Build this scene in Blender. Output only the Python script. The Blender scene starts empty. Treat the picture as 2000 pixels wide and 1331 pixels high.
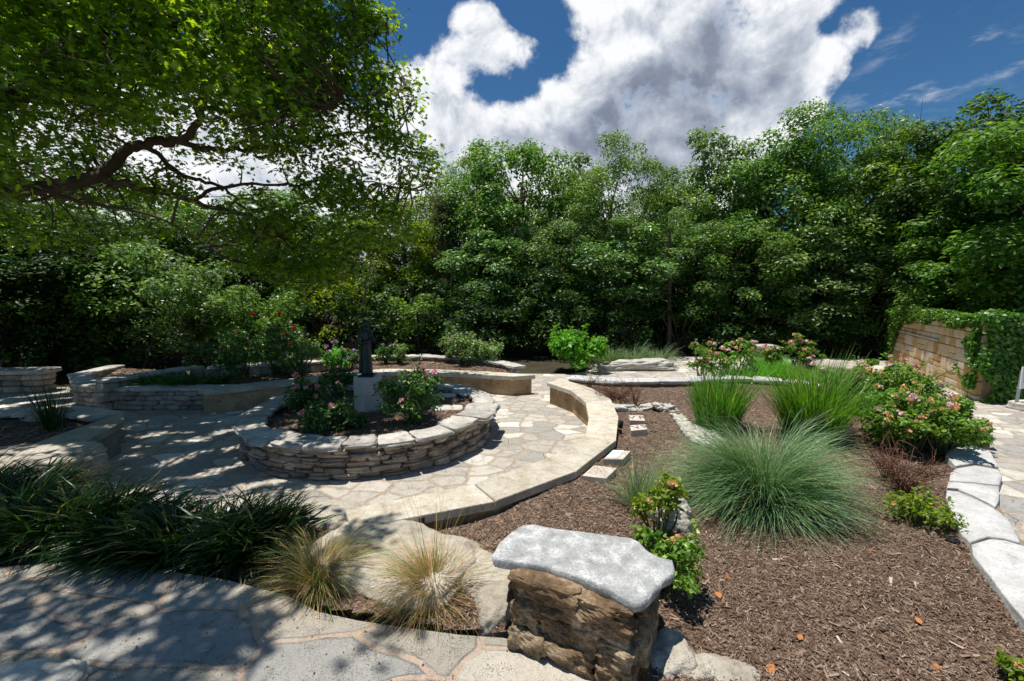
import bpy, math, random
import numpy as np
from mathutils import Vector
R = math.radians
sc = bpy.context.scene
C = sc.collection
# ------------------------------------------------------------------ camera, sky, sun
F, PITCH, EYE = 843.0, 0.1066, 2.2          # focal length in photograph pixels, downward tilt, eye height
cam = bpy.data.cameras.new('camera'); co = bpy.data.objects.new('camera', cam); C.objects.link(co)
co.location = (0, 0, EYE); co.rotation_euler = (R(90) - PITCH, 0, 0)
cam.sensor_width = 36; cam.lens = 36 * F / 2000; cam.clip_start = .05; cam.clip_end = 2000
sc.camera = co
SUN = Vector((-.18, .03, 1)).normalized()
elev = math.asin(SUN.z); azim = math.atan2(SUN.x, SUN.y)
sl = bpy.data.lights.new('sun', 'SUN'); so = bpy.data.objects.new('sun', sl); C.objects.link(so)
sl.energy = 5.0; sl.angle = R(.5); sl.color = (1, .965, .9)
so.rotation_euler = SUN.to_track_quat('Z', 'Y').to_euler()
sc.view_settings.view_transform = 'Standard'; sc.view_settings.look = 'None'
sc.view_settings.exposure = 0.18; sc.view_settings.gamma = 1
sc.cycles.max_bounces = 6; sc.cycles.diffuse_bounces = 3; sc.cycles.glossy_bounces = 2
sc.cycles.transmission_bounces = 4; sc.cycles.transparent_max_bounces = 4

def pdir(px, py):
    x = (px - 1000) / F; y = -(py - 665.5) / F
    return np.array([x, math.cos(PITCH) + y * math.sin(PITCH), -math.sin(PITCH) + y * math.cos(PITCH)])
def G(px, py, z=0.0):                        # where the sight line through a photo pixel meets height z
    d = pdir(px, py); t = (z - EYE) / d[2]; return (d[0] * t, d[1] * t)
def H(px, py, Y):                            # x and height at distance Y
    d = pdir(px, py); t = Y / d[1]; return (d[0] * t, EYE + d[2] * t)

# ------------------------------------------------------------------ node helpers
class NT:
    def __init__(s, nt): s.nt = nt; s.n = nt.nodes; s.n.clear()
    def new(s, t, **k):
        o = s.n.new(t)
        for a, b in k.items(): setattr(o, a, b)
        return o
    def put(s, sock, v):
        if hasattr(v, 'is_output'): s.nt.links.new(v, sock)
        elif v is not None: sock.default_value = v
    def math(s, op, a, b=None, c=None, clamp=False):
        o = s.new('ShaderNodeMath', operation=op); o.use_clamp = clamp
        s.put(o.inputs[0], a); s.put(o.inputs[1], b)
        if c is not None: s.put(o.inputs[2], c)
        return o.outputs[0]
    def vmath(s, op, a, b=None, scale=None):
        o = s.new('ShaderNodeVectorMath', operation=op); s.put(o.inputs[0], a)
        if b is not None: s.put(o.inputs[1], b)
        if scale is not None: s.put(o.inputs['Scale'], scale)
        return o.outputs['Value'] if op in ('DOT_PRODUCT', 'LENGTH') else o.outputs[0]
    def noise(s, vec, scale, detail=4, rough=.55, dist=0):
        o = s.new('ShaderNodeTexNoise'); s.put(o.inputs['Vector'], vec); s.put(o.inputs['Scale'], scale)
        o.inputs['Detail'].default_value = detail; o.inputs['Roughness'].default_value = rough
        o.inputs['Distortion'].default_value = dist
        return o
    def ramp(s, f, stops, interp='LINEAR'):
        o = s.new('ShaderNodeValToRGB'); cr = o.color_ramp; cr.interpolation = interp
        while len(cr.elements) < len(stops): cr.elements.new(.5)
        for e, (p, c) in zip(cr.elements, stops):
            e.position = p; e.color = (c[0], c[1], c[2], 1) if hasattr(c, '__len__') else (c, c, c, 1)
        s.put(o.inputs[0], f); return o.outputs[0]
    def mix(s, f, a, b, mode='MIX'):
        o = s.new('ShaderNodeMix', data_type='RGBA', blend_type=mode)
        s.put(o.inputs[0], f)
        for i, v in ((6, a), (7, b)):
            if isinstance(v, (tuple, list)): v = (v[0], v[1], v[2], 1)
            s.put(o.inputs[i], v)
        return o.outputs[2]
    def smooth(s, v, a, b, lo=0.0, hi=1.0):
        o = s.new('ShaderNodeMapRange', interpolation_type='SMOOTHSTEP')
        s.put(o.inputs[0], v)
        for i, q in enumerate((a, b, lo, hi)): o.inputs[i + 1].default_value = q
        return o.outputs[0]

def material(name):
    m = bpy.data.materials.new(name); m.use_nodes = True
    t = NT(m.node_tree); out = t.new('ShaderNodeOutputMaterial')
    return m, t, out
def finish(t, out, col, rough=.85, bump=None, bstr=.4, bdist=.01, spec=.3, metal=0):
    b = t.new('ShaderNodeBsdfPrincipled')
    if isinstance(col, (tuple, list)): col = (col[0], col[1], col[2], 1)
    t.put(b.inputs['Base Color'], col); t.put(b.inputs['Roughness'], rough)
    b.inputs['Specular IOR Level'].default_value = spec; b.inputs['Metallic'].default_value = metal
    if bump is not None:
        bn = t.new('ShaderNodeBump'); t.put(bn.inputs['Height'], bump)
        bn.inputs['Strength'].default_value = bstr; bn.inputs['Distance'].default_value = bdist
        t.put(b.inputs['Normal'], bn.outputs[0])
    t.put(out.inputs[0], b.outputs[0]); return b
def pos(t): return t.new('ShaderNodeNewGeometry').outputs['Position']
def objc(t): return t.new('ShaderNodeTexCoord').outputs['Object']

# ------------------------------------------------------------------ world
w = bpy.data.worlds.new('World'); sc.world = w; w.use_nodes = True
t = NT(w.node_tree); wout = t.new('ShaderNodeOutputWorld')
sky = t.new('ShaderNodeTexSky', sky_type='NISHITA'); sky.sun_disc = False
sky.sun_elevation = elev; sky.sun_rotation = azim; sky.air_density = 1.0; sky.dust_density = .2; sky.ozone_density = 1.6
hsv = t.new('ShaderNodeHueSaturation'); hsv.inputs['Saturation'].default_value = 1.2
t.put(hsv.inputs['Color'], sky.outputs[0])
bg = t.new('ShaderNodeBackground'); t.put(bg.inputs[0], t.mix(1.0, hsv.outputs[0], (.72, 1.0, 1.12), 'MULTIPLY')); bg.inputs[1].default_value = .064
D = t.new('ShaderNodeTexCoord').outputs['Generated']
def blobs(lst):
    acc = None
    for px, py, r, a in lst:
        d = pdir(px, py); d = d / np.linalg.norm(d); ang = r / F / (1 + ((px - 1000) / F) ** 2 * .6)
        dd = t.vmath('DOT_PRODUCT', D, tuple(d))
        v = t.math('MULTIPLY', t.math('SUBTRACT', dd, 1.0), 2 / ang ** 2 * .7)
        v = t.math('MULTIPLY', t.math('EXPONENT', v), a)
        acc = v if acc is None else t.math('ADD', acc, v)
    return acc
cover = blobs([(1110, 190, 42, .9), (1160, 150, 50, .9), (1190, 110, 55, .9), (1240, 60, 65, 1), (1210, 0, 60, .9), (1330, 20, 90, 1), (1430, 130, 90, 1.0),
               (1330, 130, 90, 1), (1500, 10, 80, 1), (1570, 30, 55, .9), (1560, 120, 60, .9), (1620, 100, 40, .9), (1672, 75, 34, 1.0), (1600, 160, 36, .7), (1540, 190, 50, .8),
               (1260, 220, 80, 1), (1150, 260, 80, 1), (1300, 270, 90, 1), (1430, 240, 65, .9), (850, 210, 60, .9), (870, 140, 48, 1), (915, 95, 44, 1), (930, 40, 24, .8), (960, 85, 36, .9),
               (1000, 98, 30, 1), (1035, 112, 22, 1), (1050, 112, 14, .6), (860, 290, 90, 1), (930, 240, 44, .7), (975, 235, 36, .7), (1050, 235, 44, .9), (1010, 300, 90, 1), (965, 150, 12, .5),
               (1140, 10, 34, .85), (1110, 18, 18, .6), (1340, 330, 120, 1), (1200, 340, 120, 1), (1480, 290, 60, .5), (700, 360, 120, 1), (560, 400, 120, 1), (400, 300, 150, 1), (250, 350, 160, .9),
               (0, 300, 200, .9), (640, 120, 50, .6), (480, 60, 60, .5), (2150, 420, 200, .5), (-300, 100, 200, .7)])
gaps = blobs([(955, 172, 28, .9), (1000, 175, 24, .8), (905, 178, 18, .5), (1080, 55, 34, .8), (1090, 110, 24, .8), (1045, 165, 22, .7), (1020, 45, 24, .5), (830, 60, 50, .8), (780, 20, 50, .7), (1650, 20, 34, .8), (1660, 170, 50, .6), (1755, 120, 60, .8), (1075, 25, 20, .5), (1612, 60, 12, .4)])
tot = t.math('SUBTRACT', t.math('MINIMUM', cover, 1.15), gaps)
n1 = t.noise(D, 6.5, 12, .57, .25).outputs[0]
n1b = t.noise(t.vmath('ADD', D, (-.012, 0, .03)), 6.5, 12, .57, .25).outputs[0]
n2 = t.noise(D, 26, 8, .62).outputs[0]
dens = t.math('ADD', tot, t.math('ADD', t.math('MULTIPLY', t.math('SUBTRACT', n1, .5), 2.6), t.math('MULTIPLY', t.math('SUBTRACT', n2, .5), 1.1)))
mask = t.smooth(dens, .38, .95)
wsp = blobs([(1890, 80, 40, .8), (1975, 110, 40, .9), (1800, 190, 45, .8), (1710, 190, 40, .7), (1760, 100, 35, .5)])
st = t.new('ShaderNodeMapping'); st.inputs['Scale'].default_value = (3, 3, 9); st.inputs['Rotation'].default_value = (0, R(-25), 0); t.put(st.inputs[0], D)
wn = t.noise(st.outputs[0], 3.2, 6, .65).outputs[0]
wm = t.math('MULTIPLY', t.math('MULTIPLY', t.smooth(wn, .5, .8), wsp), .8)
sep = t.new('ShaderNodeSeparateXYZ'); t.put(sep.inputs[0], D)
up = t.smooth(sep.outputs[2], -.02, .05)
back = t.math('MULTIPLY', t.smooth(n1, .56, .72), t.smooth(sep.outputs[1], .1, -.25))
mask = t.math('MULTIPLY', t.math('MAXIMUM', t.math('MAXIMUM', mask, wm), back), up, clamp=True)
grey = blobs([(1380, 45, 34, .5), (1400, 75, 26, .4), (1430, 180, 60, .55), (1340, 225, 75, .75), (1210, 250, 75, .7), (1320, 285, 50, .7), (1240, 285, 50, .6), (1500, 150, 40, .35),
              (1530, 120, 40, .45), (1120, 265, 50, .35), (870, 250, 50, .25), (960, 310, 60, .25), (1560, 30, 40, .35), (1280, 150, 40, .2), (1010, 260, 40, .2)])
n3 = t.noise(D, 9, 8, .6, .4).outputs[0]
relief = t.math('MULTIPLY', t.math('SUBTRACT', n1b, n1), 2.4)
gr = t.math('ADD', t.math('MULTIPLY', t.math('MINIMUM', grey, .95), .78), t.math('ADD', t.math('MULTIPLY', t.math('SUBTRACT', n3, .5), .9), relief))
edge = t.smooth(dens, .5, 1.0)
ccol = t.ramp(t.math('MULTIPLY', gr, edge), [(.0, (.88, .89, .91)), (.16, (.74, .77, .81)), (.42, (.46, .5, .58)), (.8, (.24, .28, .36)), (1, (.2, .23, .3))])
cb = t.new('ShaderNodeBackground'); t.put(cb.inputs[0], ccol); cb.inputs[1].default_value = .98
ms = t.new('ShaderNodeMixShader'); t.put(ms.inputs[0], mask); t.put(ms.inputs[1], bg.outputs[0]); t.put(ms.inputs[2], cb.outputs[0])
t.put(wout.inputs[0], ms.outputs[0])

# ------------------------------------------------------------------ mesh helpers
class MB:
    def __init__(s): s.V = []; s.F = []; s.A = []; s.n = 0; s.uv = []
    def add(s, V, Fc, a=None):
        V = np.asarray(V, float).reshape(-1, 3)
        if not isinstance(Fc, list): Fc = [Fc]
        for f in Fc:
            f = np.asarray(f, int)
            s.F.append(f + s.n)
            s.A.append(np.full(len(f), .5) if a is None else (np.full(len(f), float(a)) if np.isscalar(a) else np.asarray(a, float)))
        s.V.append(V); s.n += len(V)
    def mesh(s, name, m, smooth=False):
        me = bpy.data.meshes.new(name); V = np.concatenate(s.V)
        me.vertices.add(len(V)); me.vertices.foreach_set('co', V.astype(np.float32).ravel())
        tot = np.concatenate([np.full(len(f), f.shape[1]) for f in s.F]); loops = np.concatenate([f.ravel() for f in s.F])
        me.loops.add(len(loops)); me.loops.foreach_set('vertex_index', loops.astype(np.int32))
        me.polygons.add(len(tot)); st = np.concatenate([[0], np.cumsum(tot)[:-1]])
        me.polygons.foreach_set('loop_start', st.astype(np.int32)); me.polygons.foreach_set('loop_total', tot.astype(np.int32))
        me.polygons.foreach_set('use_smooth', np.full(len(tot), smooth))
        at = me.attributes.new('v', 'FLOAT', 'FACE'); at.data.foreach_set('value', np.concatenate(s.A).astype(np.float32))
        me.update(calc_edges=True); me.materials.append(m); return me
    def obj(s, name, m, parent=None, smooth=False):
        o = bpy.data.objects.new(name, s.mesh(name, m, smooth)); C.objects.link(o)
        if parent is not None:
            o.parent = parent
        return o
def part(name, me, parent):
    o = bpy.data.objects.new(name, me); C.objects.link(o); o.parent = parent; return o
def thing(name, label, cat, loc=(0, 0, 0), group=None):
    o = bpy.data.objects.new(name, None); C.objects.link(o); o.empty_display_size = .1
    o.location = loc; o['label'] = label; o['category'] = cat
    if group: o['group'] = group
    return o
def tag(o, label, cat, group=None, kind=None):
    o['label'] = label; o['category'] = cat
    if group: o['group'] = group
    if kind: o['kind'] = kind
    return o
def struct(o, label): o['kind'] = 'structure'; o['label'] = label; o['category'] = o.name.replace('_', ' '); return o

def fbm(P, seed, freq=1.0, octs=3, gain=.5):
    rg = np.random.default_rng(seed); out = np.zeros(len(P)); a = 1.0
    for _ in range(octs):
        K = rg.normal(size=(7, 3)) * freq; ph = rg.uniform(0, 6.28, 7)
        out += a * np.sin(P @ K.T + ph).mean(1) * 1.8; freq *= 2.1; a *= gain
    return out
_cc = {}
def cubegrid(n):
    if n in _cc: return _cc[n]
    idx = {}; V = []; Fs = []
    def vid(p):
        k = tuple(np.round(p, 5))
        if k not in idx: idx[k] = len(V); V.append(p)
        return idx[k]
    g = np.linspace(-1, 1, n + 1)
    for ax in range(3):
        for sg in (-1, 1):
            for i in range(n):
                for j in range(n):
                    q = []
                    for a, b in ((i, j), (i + 1, j), (i + 1, j + 1), (i, j + 1)):
                        p = [0, 0, 0]; p[ax] = sg; p[(ax + 1) % 3] = g[a]; p[(ax + 2) % 3] = g[b]; q.append(vid(p))
                    Fs.append(q if sg > 0 else q[::-1])
    _cc[n] = (np.array(V, float), np.array(Fs)); return _cc[n]
def rblock(n=5, k=7):
    V, Fc = cubegrid(n); L = (np.abs(V) ** k).sum(1) ** (1 / k); return V / L[:, None], Fc
def rock(mb, c, dims, rotz=0, seed=0, n=7, k=4, amp=.12, freq=1.4, a=None, tilt=0):
    V, Fc = rblock(n, k); s = 1 + amp * fbm(V + seed * 3.1, seed, freq, 4, .55)
    if n > 12: s = s + .02 * fbm(V * 5 + seed, seed + 1, 2.5, 3)
    V = V * s[:, None] * np.asarray(dims) / 2
    ct, st_ = math.cos(tilt), math.sin(tilt)
    V = np.stack([V[:, 0] * ct - V[:, 2] * st_, V[:, 1], V[:, 0] * st_ + V[:, 2] * ct], 1)
    c_, s_ = math.cos(rotz), math.sin(rotz)
    V = np.stack([V[:, 0] * c_ - V[:, 1] * s_, V[:, 0] * s_ + V[:, 1] * c_, V[:, 2]], 1) + np.asarray(c)
    mb.add(V, Fc, np.random.default_rng(seed + 99).random() if a is None else a)
def prism(mb, pts, z0, z1, inset=0.0, a=.5):
    P = np.array(pts, float); n = len(P)
    if (np.roll(P[:, 0], -1) * P[:, 1] - P[:, 0] * np.roll(P[:, 1], -1)).sum() > 0: P = P[::-1]
    c = P.mean(0)
    lay = [(P, z0), (P, z1 - inset)] + ([(c + (P - c) * (1 - inset / max(np.ptp(P[:, 0]), np.ptp(P[:, 1])) * 2), z1)] if inset else [(P, z1)])
    V = np.concatenate([np.c_[Q, np.full(n, z) if np.isscalar(z) else z] for Q, z in lay])
    Fs = []
    for l in range(2):
        i = np.arange(n); j = (i + 1) % n
        if not inset and l == 1: break
        Fs.append(np.stack([l * n + i, l * n + j, (l + 1) * n + j, (l + 1) * n + i], 1))
    top = np.arange(n) + (2 * n if inset else n)
    mb.add(V, [np.concatenate(Fs)] + [top[None, :]] + [np.arange(n)[None, ::-1]], a)
def box(mb, c, d, rotz=0, a=.5, n=1, k=40):
    V, Fc = rblock(n, k) if n > 1 else cubegrid(1); V = V * np.asarray(d) / 2
    c_, s_ = math.cos(rotz), math.sin(rotz)
    mb.add(np.stack([V[:, 0] * c_ - V[:, 1] * s_, V[:, 0] * s_ + V[:, 1] * c_, V[:, 2]], 1) + np.asarray(c), Fc, a)
def inpoly(P, poly):
    x, y = P[:, 0], P[:, 1]; r = np.zeros(len(P), bool); n = len(poly)
    for i in range(n):
        (x0, y0), (x1, y1) = poly[i], poly[(i + 1) % n]
        c = (y0 > y) != (y1 > y); xi = (x1 - x0) * (y - y0) / (y1 - y0 + 1e-12) + x0; r ^= c & (x < xi)
    return r
def sheet(name, poly, step, zf, m, parent=None, smooth=True):
    poly = np.array(poly, float); lo = poly.min(0); hi = poly.max(0)
    xs = np.arange(lo[0] - step, hi[0] + step, step); ys = np.arange(lo[1] - step, hi[1] + step, step)
    X, Y = np.meshgrid(xs, ys, indexing='ij'); nx, ny = X.shape
    V = np.stack([X.ravel(), Y.ravel(), np.zeros(nx * ny)], 1)
    V[:, 2] = zf(V); i, j = np.meshgrid(np.arange(nx - 1), np.arange(ny - 1), indexing='ij'); a = (i * ny + j).ravel()
    Q = np.stack([a, a + ny, a + ny + 1, a + 1], 1); cen = V[Q].mean(1); Q = Q[inpoly(cen, poly)]
    used = np.unique(Q); mp = np.zeros(len(V), int); mp[used] = np.arange(len(used))
    mb = MB(); mb.add(V[used], mp[Q]); return mb.obj(name, m, parent, smooth)
def tube(mb, P, r, k=6, a=.5):
    P = np.asarray(P, float); r = np.broadcast_to(np.asarray(r, float), (len(P),)); n = len(P)
    T = np.gradient(P, axis=0); T /= np.linalg.norm(T, axis=1)[:, None] + 1e-9
    ref = np.where(np.abs(T[:, 2:3]) < .9, [[0, 0, 1.]], [[1., 0, 0]]); A = np.cross(T, ref); A /= np.linalg.norm(A, axis=1)[:, None] + 1e-9
    B = np.cross(T, A); th = np.arange(k) * 2 * math.pi / k
    V = P[:, None] + r[:, None, None] * (np.cos(th)[None, :, None] * A[:, None] + np.sin(th)[None, :, None] * B[:, None])
    i, j = np.meshgrid(np.arange(n - 1), np.arange(k), indexing='ij'); i = i.ravel(); j = j.ravel(); j2 = (j + 1) % k
    mb.add(V.reshape(-1, 3), [np.stack([i * k + j, i * k + j2, (i + 1) * k + j2, (i + 1) * k + j], 1), (np.arange(k) + (n - 1) * k)[None, :], np.arange(k)[None, ::-1]], a)
def curve(pts, n=12):
    P = np.array(pts, float); m = len(P); Q = np.vstack([2 * P[0] - P[1], P, 2 * P[-1] - P[-2]]); out = []
    for i in range(m - 1):
        p0, p1, p2, p3 = Q[i:i + 4]
        for u in np.linspace(0, 1, n, endpoint=False):
            out.append(.5 * ((2 * p1) + (-p0 + p2) * u + (2 * p0 - 5 * p1 + 4 * p2 - p3) * u * u + (-p0 + 3 * p1 - 3 * p2 + p3) * u ** 3))
    out.append(P[-1]); return np.array(out)

# leaf templates: local x = along the leaf, y = across, z = out of the leaf
KITE = np.array([[0, 0, 0], [.45, .28, .04], [1, 0, -.06], [.45, -.28, .04]])
OVAL = np.array([[0, 0, 0], [.3, .22, .03], [.68, .2, .02], [1, 0, -.08], [.68, -.2, .02], [.3, -.22, .03]])
OAK = np.array([[0, .03, 0], [.2, .16, .03], [.12, .42, .0], [.38, .2, .03], [.52, .5, -.04], [.6, .14, .02], [.8, .22, 0], [1.05, 0, -.08],
                [.8, -.22, 0], [.6, -.14, .02], [.52, -.5, -.04], [.38, -.2, .03], [.12, -.42, 0], [.2, -.16, .03], [0, -.03, 0]])
def leaves(mb, P, N, size, rg, tmpl=KITE, jit=.6, asp=1.0, down=0.0):
    P = np.asarray(P, float); n = len(P)
    N = np.asarray(N, float) + rg.normal(0, jit, (n, 3)); N /= np.linalg.norm(N, axis=1)[:, None] + 1e-9
    X = rg.normal(size=(n, 3)); X[:, 2] -= down; X -= (X * N).sum(1)[:, None] * N; X /= np.linalg.norm(X, axis=1)[:, None] + 1e-9
    Y = np.cross(N, X); s = (size * rg.uniform(.65, 1.25, n))[:, None, None]
    V = P[:, None] + s * (tmpl[None, :, 0:1] * X[:, None] + asp * tmpl[None, :, 1:2] * Y[:, None] + tmpl[None, :, 2:3] * N[:, None])
    k = len(tmpl); mb.add(V.reshape(-1, 3), np.arange(n * k).reshape(n, k), rg.random(n))
def sph(n, rg):
    d = rg.normal(size=(n, 3)); return d / np.linalg.norm(d, axis=1)[:, None]
def clump(mb, c, r, n, size, rg, tmpl=KITE, up=.5, flat=.8, **k):
    d = sph(n, rg); d[:, 2] = np.where((d[:, 2] < -.25) & (rg.random(n) < .75), -d[:, 2], d[:, 2]); rr = r * rg.uniform(.55, 1.0, n) ** .6; P = c + d * rr[:, None] * np.array([1, 1, flat])
    P += rg.normal(0, r * .12, P.shape)
    leaves(mb, P, d * .8 + [0, 0, up], size, rg, tmpl, **k)
def blades(mb, c, n, L, rg, spread=.06, lean=(.1, .8), droop=.9, width=.004, seg=6, curl=1.0, az=None):
    c = np.asarray(c, float); ac = rg.uniform(0, 6.2832, 9); a = ac[rg.integers(9, size=n)] + rg.normal(0, .55, n) if az is None else rg.normal(az[0], az[1], n)
    le = rg.uniform(lean[0], lean[1], n); Ls = L * rg.uniform(.5, 1.1, n) * (1 + .14 * np.sin(a * 2 + 1) + .08 * np.sin(a * 5))
    rt = spread * np.sqrt(rg.random(n)); a2 = a + rg.normal(0, .5, n)
    base = c + np.stack([np.cos(a2) * rt, np.sin(a2) * rt, np.zeros(n)], 1)
    sd = rg.normal(0, .25, n); P = [base]; cur = base.copy()
    for i in range(seg):
        u = (i + .5) / seg; ang = le + droop * u ** 1.5 * rg.uniform(.6, 1.3, n) * curl
        aa = a + sd * u; st_ = Ls / seg
        cur = cur + np.stack([np.sin(ang) * np.cos(aa) * st_, np.sin(ang) * np.sin(aa) * st_, np.cos(ang) * st_], 1); P.append(cur)
    P = np.stack(P, 1); tw = rg.uniform(-.9, .9, n)
    W = np.stack([-np.sin(a) * np.cos(tw), np.cos(a) * np.cos(tw), np.sin(tw)], 1)
    u = np.linspace(0, 1, seg + 1); wd = width * (1 - u ** 2.2 * .93) * np.where(u < .2, .7, 1)
    wd = wd[None, :, None] * rg.uniform(.6, 1.4, n)[:, None, None]
    V = np.stack([P - W[:, None] * wd / 2, P + W[:, None] * wd / 2], 2)   # n, seg+1, 2, 3
    b = (np.arange(n) * (seg + 1) * 2)[:, None] + (np.arange(seg) * 2)[None, :]
    Fc = np.stack([b, b + 1, b + 3, b + 2], 2).reshape(-1, 4)
    mb.add(V.reshape(-1, 3), Fc, np.repeat(rg.random(n), seg))

# ------------------------------------------------------------------ materials
def leaf_mat(name, c0, c1, c2, tr=.38, trc=(1.5, 1.7, .55), rough=.42, spec=.45, tip=None):
    m, t, out = material(name)
    at = t.new('ShaderNodeAttribute', attribute_name='v').outputs['Fac']
    oi = t.new('ShaderNodeObjectInfo').outputs['Random']
    col = t.ramp(at, [(.15, c0), (.55, c1), (.93, c2), (.97 if tip else 1, tip or tuple(min(1, x * 1.35) for x in c2))])
    nz = t.noise(pos(t), .9, 2).outputs[0]
    hs = t.new('ShaderNodeHueSaturation'); t.put(hs.inputs['Color'], col)
    t.put(hs.inputs['Hue'], t.math('ADD', .475, t.math('MULTIPLY', t.math('ADD', oi, nz), .025)))
    t.put(hs.inputs['Value'], t.math('ADD', .7, t.math('MULTIPLY', nz, .6)))
    b = t.new('ShaderNodeBsdfPrincipled'); t.put(b.inputs['Base Color'], hs.outputs[0]); b.inputs['Roughness'].default_value = rough
    b.inputs['Specular IOR Level'].default_value = spec
    tc = t.vmath('MULTIPLY', hs.outputs[0], trc)
    tl = t.new('ShaderNodeBsdfTranslucent'); t.put(tl.inputs[0], tc)
    mx = t.new('ShaderNodeMixShader'); mx.inputs[0].default_value = tr; t.put(mx.inputs[1], b.outputs[0]); t.put(mx.inputs[2], tl.outputs[0])
    t.put(out.inputs[0], mx.outputs[0]); return m
L_OAK = leaf_mat('oak_leaf', (.06, .14, .012), (.12, .25, .02), (.25, .38, .04), .58, (1.9, 1.75, .35), .33, .6)
L_TREE = leaf_mat('tree_leaf', (.055, .135, .022), (.12, .24, .038), (.24, .38, .08), .42, (1.5, 1.5, .4), .4, .45)
L_TREE2 = leaf_mat('cool_tree_leaf', (.065, .145, .04), (.15, .255, .075), (.31, .43, .16), .36, (1.4, 1.5, .5), .38, .5)
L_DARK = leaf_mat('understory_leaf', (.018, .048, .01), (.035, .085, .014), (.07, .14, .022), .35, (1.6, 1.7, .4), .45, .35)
L_YEL = leaf_mat('yellow_green_leaf', (.1, .18, .012), (.18, .28, .018), (.3, .38, .03), .5, (1.5, 1.5, .4))
L_JUN = leaf_mat('juniper_leaf', (.05, .07, .018), (.08, .11, .026), (.13, .16, .04), .25, (1.4, 1.4, .5), .6, .3)
L_ROSE = leaf_mat('rose_leaf', (.03, .095, .018), (.06, .16, .03), (.13, .25, .045), .36, (1.6, 1.7, .4), .38, .5)
L_BRT = leaf_mat('bright_leaf', (.07, .24, .02), (.12, .35, .03), (.2, .43, .05), .48, (1.4, 1.5, .4))
L_HEDGE = leaf_mat('flowering_hedge_leaf', (.06, .15, .015), (.13, .26, .028), (.26, .41, .06), .42, (1.5, 1.6, .4), .4, .45)
L_PALE = leaf_mat('pale_leaf', (.12, .2, .05), (.2, .3, .08), (.32, .42, .14), .38, (1.2, 1.3, .6))
L_LIRI = leaf_mat('mondo_blade', (.008, .03, .006), (.016, .055, .01), (.045, .11, .015), .3, (1.6, 1.7, .4), .35, .45, tip=(.38, .3, .15))
L_SEDGE = leaf_mat('sedge_blade', (.05, .14, .014), (.1, .24, .022), (.2, .36, .04), .42, (1.4, 1.5, .5), .4, .4, tip=(.38, .3, .15))
L_DAY = leaf_mat('daylily_blade', (.035, .1, .014), (.06, .15, .02), (.1, .2, .03), .38, (1.4, 1.5, .5), .4, .3)
L_MUHLY = leaf_mat('muhly_blade', (.08, .18, .06), (.16, .29, .12), (.33, .45, .23), .3, (1.3, 1.3, .7), .45, .4, tip=(.38, .3, .15))
L_STRAW = leaf_mat('feather_blade', (.13, .26, .035), (.46, .32, .12), (.74, .5, .24), .35, (1.2, 1.1, .7), .5, .3)
L_IVY = leaf_mat('ivy_leaf', (.05, .13, .018), (.1, .22, .03), (.18, .32, .05), .35, (1.5, 1.6, .4), .38, .5)

def simple(name, c, rough=.8, var=.25, scale=20, bstr=.3, bdist=.004, spec=.3, metal=0):
    m, t, out = material(name); p = pos(t); n = t.noise(p, scale, 5).outputs[0]
    k = t.math('ADD', 1 - var, t.math('MULTIPLY', n, 2 * var))
    cc = t.vmath('SCALE', tuple(c), scale=k)
    finish(t, out, cc, rough, n, bstr, bdist, spec, metal); return m
def petal_mat(name, c):
    m, t, out = material(name); at = t.new('ShaderNodeAttribute', attribute_name='v').outputs['Fac']
    cc = t.vmath('SCALE', tuple(c), scale=t.math('ADD', .65, t.math('MULTIPLY', at, .55)))
    b = finish(t, out, cc, .6); tl = t.new('ShaderNodeBsdfTranslucent'); t.put(tl.inputs[0], cc)
    mx = t.new('ShaderNodeMixShader'); mx.inputs[0].default_value = .3; t.put(mx.inputs[1], b.outputs[0]); t.put(mx.inputs[2], tl.outputs[0])
    t.put(out.inputs[0], mx.outputs[0]); return m
P_PINK = petal_mat('pink_petal', (.88, .38, .42)); P_ORANGE = petal_mat('apricot_petal', (.88, .52, .24)); P_RED = petal_mat('red_petal', (.75, .02, .03))
P_WHITE = petal_mat('white_petal', (.85, .72, .66)); P_LAV = petal_mat('lavender_petal', (.55, .34, .58)); P_LPINK = petal_mat('pale_pink_petal', (.9, .62, .6))
BARK = simple('bark', (.09, .065, .048), .95, .5, 9, 1, .03)
BARK_PALE = simple('pale_bark', (.17, .14, .11), .95, .45, 9, 1, .03)
TWIG = simple('brown_twig', (.14, .065, .04), .9, .4, 30)
STEM = simple('green_stem', (.07, .09, .03), .8, .4, 30)
BLACK = simple('black_metal', (.012, .012, .013), .5, .2, 30, .1)
DKM = simple('fence_metal', (.02, .02, .02), .6, .2, 30, .1)
BRONZE = simple('bronze_patina', (.01, .03, .034), .36, .5, 9, .25, .004, .6, .35)
WHITE = simple('white_board', (.75, .77, .78), .5, .05, 30, .05)
INK = simple('dark_lettering', (.06, .06, .07), .8, .1, 30, .05)
GALV = simple('galvanised_steel', (.35, .37, .38), .4, .15, 30, .1, .002, .5, .6)

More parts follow.
